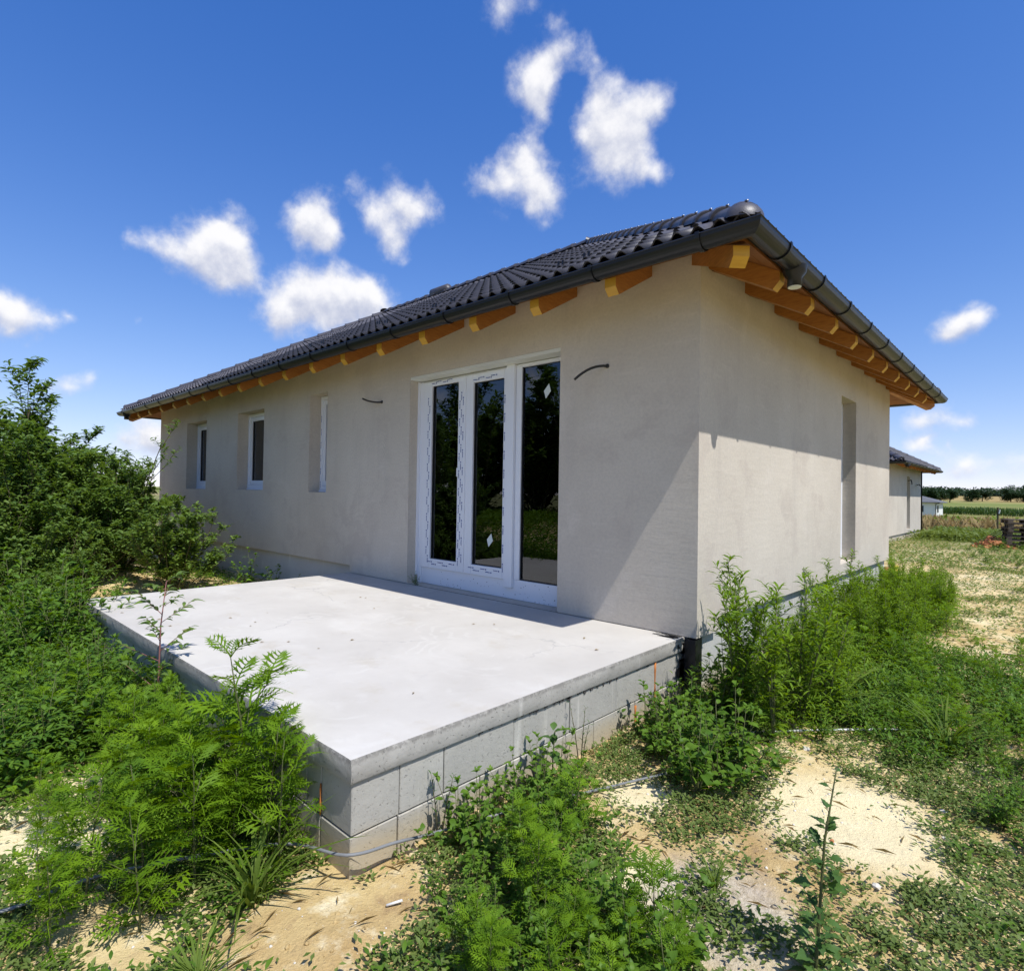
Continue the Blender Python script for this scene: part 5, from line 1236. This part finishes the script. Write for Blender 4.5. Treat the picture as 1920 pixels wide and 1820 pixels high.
for k in range(10):
    t = k/9; P2.leaf('broad', Vector((0, 0, .12+.18*t)), k*1.57+(.3 if k % 4 > 1 else 0), R(r_.uniform(-5, 25)+25*t), .11*(1-.4*t)*r_.uniform(.8, 1.1))
fm, sm = meshes_of(P2, M['goose'], M['stem'])
place('sunflower_seedling', P2, fm, sm, (-.0, -1.78, gz(0, -1.78)), .6, 1., 'young plant with a few large pointed leaves before the block wall', None, M['goose'], True, 'weed')
def dry_stalk(x, y, H, seed, label):
    P = Plant(); r = random.Random(seed)
    for s in range(3):
        a = r.uniform(0, 6.28); k = r.uniform(.05, .2); q = Vector((math.cos(a)*k*H, math.sin(a)*k*H, H*r.uniform(.7, 1)))
        P.stem.tube([Vector((0, 0, -.03)), q*.5+Vector((0, 0, .02)), q], [.0035, .0028, .001], 4)
        for j in range(18):
            t = .3+.7*j/17; P.leaf('lance', q*t, j*2.4, R(r.uniform(10, 60)), r.uniform(.015, .035))
    fm, sm = meshes_of(P, M['goose'], M['twig']); place('thin_weed', P, fm, sm, (x, y, gz(x, y)), 0, 1., label, None, cat='weed')
dry_stalk(-.02, -2.58, .32, 1, 'thin sparse stalk before the second block joint of the terrace wall')
dry_stalk(-.0, -1.52, .42, 2, 'thin airy stalk beside the large leaved seedling')
dry_stalk(.28, -.28, .62, 4, 'bare thin stalk in front of the black painted plinth corner')
for x, y, h, lab in ((-.25, -3.33, .42, 'spiky grass clump on bare sand left of the terrace corner'), (.82, .55, .55, 'long bladed grass clump among the weeds beside the side wall'),
                     (1.55, .35, .42, 'long bladed grass clump at the right edge of the picture'), (.02, -3.62, .22, 'small grass tuft at the bottom edge on bare sand'),
                     (1.03, -2.0, .16, 'tiny grass tuft on the grey gravel before the goosefoot')):
    P, fm, sm = VAR['E'][rnd.randrange(3)]
    place('grass_clump', P, fm, None, (x, y, gz(x, y)), rnd.uniform(0, 6), h, lab, None, cat='grass', fname='blades')
# weed rooted in the gap between slab and door
P, fm, sm = VAR['K'][2]
place('leafy_weed', P, fm, sm, (-3.55, .0, 0), .3, .16, 'small dark weed rooted in the gap under the glazed door', None, cat='weed')

# ------------------------------------------------------------------ ground cover
BARE = [(1.24, -1.0, .36), (1.08, -.66, .24), (1.47, -1.25, .24), (.41, -1.53, .15), (.82, -2.19, .13), (.03, -3.16, .26), (.14, -2.93, .18), (-.0, -3.42, .2), (-.32, -3.70, .16), (-.62, -3.82, .14),
        (-1.42, -3.86, .22), (-1.85, -3.47, .22), (-1.2, -3.6, .2), (-1.5, -3.3, .15), (1.34, 3.74, .5), (.85, 8.9, .7), (1.1, 10.7, .9), (1.22, -1.9, .17), (1.35, -2.3, .12), (.8, -1.95, .1), (-7.6, -2.1, .5), (-7.0, -1.9, .45), (-6.4, -1.6, .4), (-5.9, -1.2, .5),
        (-3.4, -3.9, .2), (-2.9, -3.55, .15), (1.7, 5.6, .6), (1.9, 7.2, .6), (1.9, 12.5, 1.0), (.4, 12.5, .8), (.62, .12, .18)]
def cover(x, y):
    c = smoothstep(.27, .54, .55*vnoise(x, y, .62)+.45*vnoise(x+31, y+7, .17))
    for bx_, by_, br in BARE:
        d = np.hypot(x-bx_, y-by_)/br+.5*(vnoise(x, y, .16)-.5)
        c = c*smoothstep(.72, 1.22, d)
    inside = ((x > -5.05) & (x < -.06) & (y > -3.02)) | ((x < .02) & (y > -.08))
    return np.where(inside, 0, c)
def scatter(n, x0, x1, y0, y1, dens):
    x = nrg.uniform(x0, x1, n); y = nrg.uniform(y0, y1, n)
    k = nrg.random(n) < dens(x, y); return x[k], y[k]
def LMs(px, py, pz, az, el, L, W=None):
    n = len(px); Mx = np.zeros((n, 4, 4)); W = L if W is None else W
    ca, sa, ce, se = np.cos(az), np.sin(az), np.cos(el), np.sin(el)
    Mx[:, 0, 0] = ca*ce*L; Mx[:, 1, 0] = sa*ce*L; Mx[:, 2, 0] = se*L
    Mx[:, 0, 1] = -sa*W; Mx[:, 1, 1] = ca*W
    Mx[:, 0, 2] = -ca*se*L; Mx[:, 1, 2] = -sa*se*L; Mx[:, 2, 2] = ce*L
    Mx[:, 0, 3] = px; Mx[:, 1, 3] = py; Mx[:, 2, 3] = pz; Mx[:, 3, 3] = 1; return Mx
def mats_cover(name, n, box, Lr, nl, spread, hmax, mat, tpl='chip', dens=None, el=(-.1, .7)):
    x, y = scatter(n, *box, dens or cover)
    x = np.repeat(x, nl); y = np.repeat(y, nl); m_ = len(x)
    sp = np.abs(nrg.normal(0, spread, m_)); a = nrg.uniform(0, 6.283, m_)
    x = x+np.cos(a)*sp; y = y+np.sin(a)*sp
    z = ground_z(x, y)+nrg.random(m_)**1.5*hmax+.002
    Ms = LMs(x, y, z, a+nrg.normal(0, .7, m_), nrg.uniform(el[0], el[1], m_), nrg.uniform(Lr[0], Lr[1], m_))
    v, f, t = bake(LEAF[tpl], Ms, nrg.random(m_))
    return tag(link(name, tri_mesh(name, v, f, mat, t)), kind='stuff')
mats_cover('ground_cover_weeds', 21000, (-1.9, 2.9, -4.1, 1.2), (.014, .034), 11, .04, .05, M['mat'])
mats_cover('small_leaf_weeds', 6500, (-2.4, 3.0, -4.1, 2.5), (.025, .050), 8, .04, .07, M['nettle'], 'ovate', lambda x, y: cover(x, y)*smoothstep(.5, .7, vnoise(x, y, .5)))
mats_cover('ground_cover_weeds', 17000, (-6, 6, 1.0, 14), (.03, .07), 9, .08, .07, M['mat'], dens=lambda x, y: np.maximum(cover(x, y), np.where(y > 4.5, .30, .05)*(x > 0)))
mats_cover('ground_cover_weeds', 10000, (-12, -1.9, -6, 0), (.03, .06), 9, .07, .09, M['nettle'], dens=lambda x, y: np.maximum(cover(x, y), .45*(x < -2)*(y < -3.05))*np.where((x > -8.6) & (x < -5.6) & (y > -2.6), .35, 1))
mats_cover('leafy_carpet', 9000, (-9.5, -1.75, -6, -3.05), (.035, .075), 9, .10, .34, M['nettle'], 'ovate', dens=lambda x, y: .15+.85*smoothstep(.3, .5, cover(x, y)), el=(-.2, .9))
mats_cover('leafy_carpet', 5000, (-20, -3, -17, -5.5), (.08, .16), 9, .2, .4, M['nettle'], 'chip', dens=lambda x, y: np.ones(len(x)), el=(-.2, .9))
mats_cover('leafy_carpet', 4200, (.08, 1.25, -.35, 7), (.03, .06), 9, .08, .30, M['fleabane'], 'lance', dens=lambda x, y: smoothstep(1.25, .5, x), el=(0, 1.1))
mats_cover('leafy_carpet', 4200, (.9, 2.6, -.15, 4.5), (.025, .055), 9, .09, .17, M['nettle'], 'ovate', dens=lambda x, y: smoothstep(.42, .60, .6*vnoise(x, y, .7)+.4*vnoise(x, y, .25))*np.where((x-1.34)**2+(y-3.74)**2 < .25, .1, 1), el=(-.1, 1.0))
mats_cover('weed_belt', 5000, (-7, 12, 13, 25), (.06, .12), 8, .16, .14, M['mat'], dens=lambda x, y: .35+.5*smoothstep(.4, .6, vnoise(x, y, 1.7)))
mats_cover('weed_belt', 5500, (-2.2, 16, 25, 33), (.12, .22), 9, .25, .3, M['mat'], dens=lambda x, y: .4+.6*smoothstep(.35, .6, vnoise(x, y, 2.2)))
# dry plant belt, blades standing
x, y = scatter(26000, -22, 26, 32, 78, lambda x, y: .35+.65*smoothstep(.35, .6, vnoise(x, y, 3.)))
z = ground_z(x, y); n = len(x)
v, f, t = bake(LEAF['blade'], LMs(x, y, z, nrg.uniform(0, 6.28, n), nrg.uniform(.5, 1.25, n), nrg.uniform(.5, 1.1, n), nrg.uniform(1.5, 4., n)), nrg.random(n))
tag(link('dry_weeds', tri_mesh('dry_weeds', v, f, M['drygrass'], t)), kind='stuff')
x, y = scatter(9000, -20, 26, 40, 95, lambda x, y: smoothstep(.5, .7, vnoise(x, y, 5.)))
n = len(x)
v, f, t = bake(LEAF['chip'], LMs(x, y, ground_z(x, y)+nrg.random(n)*.7, nrg.uniform(0, 6.28, n), nrg.uniform(-.2, 1., n), nrg.uniform(.2, .5, n)), nrg.random(n))
tag(link('green_weeds', tri_mesh('green_weeds', v, f, M['nettle'], t)), kind='stuff')
# maize in rows
xs_, ys_ = [], []
for k in range(14):
    xx = np.arange(-17-.4*k, 60, .38); xs_.append(xx+nrg.normal(0, .08, len(xx))); ys_.append(np.full(len(xx), 158+k*.8)+nrg.normal(0, .05, len(xx)))
x = np.repeat(np.concatenate(xs_), 7); y = np.repeat(np.concatenate(ys_), 7); n = len(x)
z = ground_z(x, y)+nrg.random(n)*1.25
v, f, t = bake(LEAF['blade'], LMs(x, y, z, nrg.uniform(0, 6.28, n), nrg.uniform(.5, 1.2, n), nrg.uniform(.5, .9, n), nrg.uniform(2.5, 4.5, n)), nrg.random(n))
tag(link('maize_field', tri_mesh('maize_field', v, f, M['corn'], t)), kind='stuff')

# ------------------------------------------------------------------ distance
def far_tree(x, y, h, w, seed, label, group):
    r = np.random.default_rng(seed); z0 = gz(x, y)
    t = thing('tree', label, 'tree', (x, y, z0), group)
    MB().tube([(x, y, z0-.2), (x+.1, y, z0+h*.25), (x, y, z0+h*.6)], [h*.035, h*.03, h*.012], 6).tube([(x+.05, y, z0+h*.22), (x+w*.25, y+.1, z0+h*.55)], [h*.02, h*.008], 5).tube(
        [(x+.05, y, z0+h*.25), (x-w*.25, y-.1, z0+h*.5)], [h*.02, h*.008], 5).build('trunk', M['bark'], t)
    n = 2600; lob = [(r.uniform(-.34, .34)*w, r.uniform(-.34, .34)*w, h*r.uniform(.22, .74), w*r.uniform(.18, .30)) for _ in range(11)]
    k = r.integers(0, 11, n); L = np.array(lob)[k]; d = r.normal(size=(n, 3)); d /= np.linalg.norm(d, axis=1)[:, None]
    p = L[:, :3]+d*L[:, 3:4]*r.uniform(.55, 1.05, (n, 1))*[1, 1, .8]
    v, f, tt = bake(LEAF['chip'], LMs(p[:, 0], p[:, 1], p[:, 2], r.uniform(0, 6.28, n), r.uniform(-.6, .9, n), r.uniform(.5, 1.1, n)*h/7, None), r.random(n))
    link('crown', tri_mesh('crown', v, f, M['treeleaf'], tt), t)
for i, (px, D, h, w) in enumerate(((-.153, 245, 6.6, 6.5), (-.142, 248, 6.8, 6.0), (-.129, 250, 6.2, 5.0), (-.163, 262, 7.5, 7))):
    far_tree(2.03+px*D, -4.3+(1.231+.9*(px+.145))*D, h, w, i, 'dark round tree of the group behind the small white house', 'trees behind the white house')
for i, (px, D, h, w) in enumerate(((-.101, 262, 6.2, 7.5), (-.088, 266, 5.8, 6.5))):
    far_tree(2.03+px*D, -4.3+(1.231+.9*(px+.145))*D, h, w, 20+i, ('left' if i == 0 else 'right')+' one of the two spreading trees standing out in the field', 'two trees out in the field')
for i, (px, D, h, w) in enumerate(((-.052, 258, 6.3, 7), (-.036, 256, 6.0, 7), (-.018, 262, 6.6, 7))):
    far_tree(2.03+px*D, -4.3+(1.231+.9*(px+.145))*D, h, w, 30+i, 'dark tree of the group at the right edge of the field', 'trees at the right edge of the field')
n = 60000
x = nrg.uniform(-260, 160, n); y = nrg.uniform(610, 690, n)
hh = 2.5+5*vnoise(x, y, 9.)+3*vnoise(x, y, 30.)
z = ground_z(x, y)-1+(hh+1)*nrg.random(n)
v, f, t = bake(LEAF['chip'], LMs(x, y, z, nrg.uniform(0, 6.28, n), nrg.uniform(-.6, .9, n), nrg.uniform(1.2, 3.0, n)), nrg.random(n))
tag(link('woods', tri_mesh('woods', v, f, M['treeleaf'], t)), kind='stuff')
# lattice mast on the skyline
D = 800; px_, py_ = 2.03-.0535*D, -4.3+1.315*D; z0 = gz(px_, py_)
mast = thing('lattice_mast', 'thin steel lattice mast rising above the woods on the skyline', 'mast', (px_, py_, z0))
mb = MB(); Hm = 23-z0
for sx in (-1, 1):
    for sy in (-1, 1): mb.tube([(px_+sx*2.6, py_+sy*2.6, z0), (px_+sx*.8, py_+sy*.8, z0+Hm*.75), (px_+sx*.5, py_+sy*.5, z0+Hm)], .22, 4)
for k in range(9):
    a, b = k/9, (k+1)/9; wa, wb = 2.6-2.1*a, 2.6-2.1*b
    mb.tube([(px_-wa, py_-wa, z0+Hm*a), (px_+wb, py_-wb, z0+Hm*b)], .13, 4); mb.tube([(px_+wa, py_-wa, z0+Hm*a), (px_-wb, py_-wb, z0+Hm*b)], .13, 4)
mb.build('frame', M['steel'], mast)
MB().tube([(px_-3, py_, z0+Hm*.86), (px_+3, py_, z0+Hm*.86)], .2, 4).build('cross_arm', M['steel'], mast)

# ------------------------------------------------------------------ things standing about
pallet_parts = []
def make_pallet():
    t = thing('pallet', '', 'pallet', (0, 0, 0), 'stacked wooden pallets')
    for k in range(3): link('runner', MB().box(-.6, .6, -.4+.35*k, -.3+.35*k, 0, .022).mesh('runner', M['pallet']), t)
    for k in range(3): link('stringer', MB().box(-.58+.5*k-.02, -.44+.5*k+.0, -.4, .4, .1003, .122).mesh('stringer', M['pallet']), t)
    for i in range(3):
        for k in range(3): link('spacer_block', MB().box(-.59+.51*i, -.45+.51*i, -.4+.35*k, -.3+.35*k, .0222, .1).mesh('spacer_block', M['pallet']), t)
    for k in range(5): link('deck_board', MB().box(-.6, .6, -.4+.172*k, -.29+.172*k, .1223, .144).mesh('deck_board', M['pallet']), t)
    return t
p0 = make_pallet()
ORD = ['lowest', 'second lowest', 'third lowest', 'fourth lowest', 'third highest', 'second highest', 'topmost']
for k in range(7):
    if k == 0: t = p0
    else:
        t = p0.copy(); COL.objects.link(t)
        for ch in p0.children:
            c = ch.copy(); COL.objects.link(c); c.parent = t
    t.location = (1.42+rnd.uniform(-.05, .05), 22.6+rnd.uniform(-.04, .04), gz(1.4, 22.6)+.145*k+.01); t.rotation_euler = (rnd.uniform(-.01, .01), rnd.uniform(-.01, .01), .25+rnd.uniform(-.07, .07))
    t['label'] = ORD[k]+' wooden pallet of the dark stack at the right edge'
mb = MB(); n = 0
r = random.Random(9)
pile = thing('rubble_pile', 'low heap of orange brick rubble leaning against the pallet stack', 'rubble', (.55, 22.4, gz(.55, 22.4)))
for k in range(90):
    a = r.uniform(0, 6.28); d = r.random()**.6*.62; hh_ = max(0, .42*(1-d/.62)); x = .55+math.cos(a)*d; y = 22.4+math.sin(a)*d
    c = Vector((x, y, gz(x, y)+hh_*r.uniform(.6, 1)))
    e = Matrix.Rotation(r.uniform(0, 6), 3, 'Z') @ Matrix.Rotation(r.uniform(-.8, .8), 3, 'X'); s = (r.uniform(.06, .13), r.uniform(.04, .07), r.uniform(.03, .05))
    V = [c+e @ Vector((sx*s[0], sy*s[1], sz*s[2])) for sx in (-1, 1) for sy in (-1, 1) for sz in (-1, 1)]
    mb.add(V, [(0, 1, 3, 2), (4, 6, 7, 5), (0, 4, 5, 1), (2, 3, 7, 6), (0, 2, 6, 4), (1, 5, 7, 3)])
tag(mb.build('brick_rubble', M['brick'], pile), kind='stuff')
for k in range(3):
    a = Vector((.05-.1*k, 22.1+.25*k, gz(0, 22.2)+.02)); b = Vector((.86, 22.3+.2*k, gz(.8, 22.3)+.62+.06*k))
    d = (b-a); w = Vector((0, .05, 0)); u = Vector((0, 0, .025))
    MB().prism([a-w, a+w, b+w, b-w], u).build('plank', M['pallet'], pile)
fx, fy2 = .05, 33.2
fp = thing('fence_post', 'thin dark fence post with a white insulator before the dry weeds', 'post', (fx, fy2, gz(fx, fy2)))
MB().tube([(fx, fy2, gz(fx, fy2)-.2), (fx+.02, fy2, gz(fx, fy2)+1.35)], [.05, .04], 7).build('post', M['twig'], fp)
MB().tube([(fx+.06, fy2-.03, gz(fx, fy2)+1.05), (fx+.10, fy2-.03, gz(fx, fy2)+1.25)], .03, 7).build('insulator', M['conduit'], fp)
yp = thing('gas_riser', 'yellow pipe stub at the foot of the far end of the side wall', 'pipe', (.05, 7.5, gz(.05, 7.5)))
MB().tube([(.05, 7.5, -.6), (.05, 7.5, -.05)], .045, 10).tube([(.05, 7.5, -.06), (.05, 7.5, -.02)], .06, 10).build('pipe', M['yellow'], yp, True)
MB().tube([(-.08, 7.62, -.6), (-.08, 7.62, -.08)], .05, 10).build('sleeve', M['brick'], yp, True)
# hose slung round the terrace corner
def smooth_path(pts, n=8):
    P = [Vector(p) for p in pts]; out = []
    for i in range(len(P)-1):
        p0_, p1, p2, p3 = P[max(i-1, 0)], P[i], P[i+1], P[min(i+2, len(P)-1)]
        for k in range(n):
            t = k/n; out.append(.5*((2*p1)+(p2-p0_)*t+(2*p0_-5*p1+4*p2-p3)*t*t+(3*p1-p0_-3*p2+p3)*t**3))
    return out+[P[-1]]
hz = [(-1.25, -4.35, -.47), (-.98, -4.2, -.465), (-.83, -4.02, -.465), (-.79, -3.75, -.45), (-.60, -3.40, -.43), (-.38, -3.12, -.41), (-.07, -3.03, -.365), (-.045, -2.8, -.40), (-.02, -2.6, -.43), (.10, -2.1, -.455), (.20, -1.82, -.465), (.43, -1.22, -.475), (.55, -.95, -.49)]
tag(MB().tube(smooth_path(hz), .0068, 8).build('hose', M['steel'], None, True), 'grey hose slung round the front corner of the block wall', 'hose')
tag(MB().tube(smooth_path([(.42, -.42, -.485), (.62, -.22, -.475), (.9, .08, -.47), (1.25, .46, -.475), (1.5, .62, -.48)]), .008, 8).build('conduit', M['conduit'], None, True), 'pale thin conduit lying on the ground right of the house corner', 'pipe')
tag(MB().tube([(.14, -2.98, gz(.14, -2.98)+.01), (.175, -2.93, gz(.17, -2.93)+.02)], .005, 6).build('white_stick', M['conduit'], None, True), 'short white plastic stick on the sand beside the block corner', 'stick')
# stones
def rock(x, y, s, seed):
    r = random.Random(seed); bm = bmesh.new(); bmesh.ops.create_icosphere(bm, subdivisions=1, radius=s)
    for v in bm.verts: v.co *= r.uniform(.65, 1.1); v.co.z *= .6
    return bm
for i, (x, y, s, lab, mt) in enumerate(((1.50, -1.50, .022, 'white stone at the lower rim of the pale sand patch', 'stone'), (1.62, -.55, .024, 'white stone in the weeds right of the pale sand patch', 'stone'),
        (1.66, -.85, .016, 'small white stone beside a dark hollow at the right', 'stone'), (.62, -.18, .03, 'pale stone on the soil below the house corner weeds', 'stone'),
        (-.07, -.62, .032, 'orange clod of foam at the foot of the block wall', 'foam'), (.88, -.28, .026, 'pale stone beside the thin conduit', 'stone'), (1.28, -1.28, .012, 'reddish pebble on the pale sand patch', 'brick'))):
    bm = rock(x, y, s, i); me = bpy.data.meshes.new('stone'); bm.to_mesh(me); bm.free(); me.materials.append(M[mt])
    tag(link('stone', me, None, (x, y, gz(x, y)+s*.3)), lab, 'stone')
bm = rock(0, 0, 1, 50); tv = np.array([v.co[:] for v in bm.verts]); tf = np.array([[v.index for v in f.verts] for f in bm.faces]); bm.free()
x, y = scatter(5200, -2.2, 3.2, -4.1, 3, lambda x, y: .25+.75*(1-cover(x, y)))
ok = ~(((x > -5.05) & (x < -.06) & (y > -3.02)) | ((x < .02) & (y > -.05))); x, y = x[ok], y[ok]; n = len(x)
s = .004+.014*nrg.random(n)**3
v, f, _ = bake((tv, tf), LMs(x, y, ground_z(x, y)+s*.15, nrg.uniform(0, 6.28, n), nrg.uniform(-.4, .4, n), s, s*nrg.uniform(.6, 1.3, n)))
tag(link('clods', tri_mesh('clods', v, f, M['soil'])), kind='stuff')
x, y = scatter(2600, -2.4, 3.2, -4.1, 4, lambda x, y: np.ones(len(x)))
ok = ~(((x > -5.05) & (x < -.06) & (y > -3.02)) | ((x < .02) & (y > -.05))); x, y = x[ok], y[ok]; n = len(x)
v, f, t = bake(LEAF['chip'], LMs(x, y, ground_z(x, y)+.012, nrg.uniform(0, 6.28, n), nrg.uniform(-.15, .3, n), nrg.uniform(.02, .11, n), nrg.uniform(.006, .014, n)), nrg.random(n))
tag(link('dry_stalks', tri_mesh('dry_stalks', v, f, M['drygrass'], t)), kind='stuff')
x, y = scatter(5200, -2.2, 3.2, -4.1, 3, lambda x, y: .25+.75*(1-cover(x, y)))
ok = ~(((x > -5.05) & (x < -.06) & (y > -3.02)) | ((x < .02) & (y > -.05))); x, y = x[ok], y[ok]; n = len(x)
s = .002+.009*nrg.random(n)**4
Ms = LMs(x, y, ground_z(x, y)+s*.2, nrg.uniform(0, 6.28, n), np.zeros(n), s)
v, f, _ = bake((tv, tf), Ms)
gv = tri_mesh('gravel', v, f, M['stone']); tag(link('gravel', gv), kind='stuff')
# dead leaves and crumbs blown onto the slab
x, y = scatter(60, -4.9, -.3, -2.95, -.4, lambda x, y: .3+.7*(x < -1.5)*(y < -2.2)); n = len(x)
v, f, t = bake(LEAF['chip'], LMs(x, y, np.full(n, .004), nrg.uniform(0, 6.28, n), nrg.uniform(-.02, .1, n), nrg.uniform(.012, .045, n)), nrg.random(n))
tag(link('dead_leaves', tri_mesh('dead_leaves', v, f, M['drygrass'], t)), kind='stuff')
# trees across the plot, seen mirrored in the door panes
for i, (x, y, h) in enumerate(((-14, -14, 5.6), (-16.2, -12.6, 5.2), (-18.5, -11, 5.0), (-12.2, -15.8, 5.9), (-10.2, -17.5, 5.6), (-21, -9.5, 5.2), (-8, -18.5, 5.6), (-15.4, -15.6, 6.2), (-17.6, -13.8, 5.8), (-11.6, -18.5, 6.2))):
    P, fm, sm = VAR['R' if i % 2 else 'S'][i % 2]
    place('tree', P, fm, sm, (x, y, gz(x, y)), i*1.1, h, 'dark bushy tree mirrored in the panes of the glazed door', 'trees mirrored in the glass', cat='tree', stemname='trunk', fname='crown')
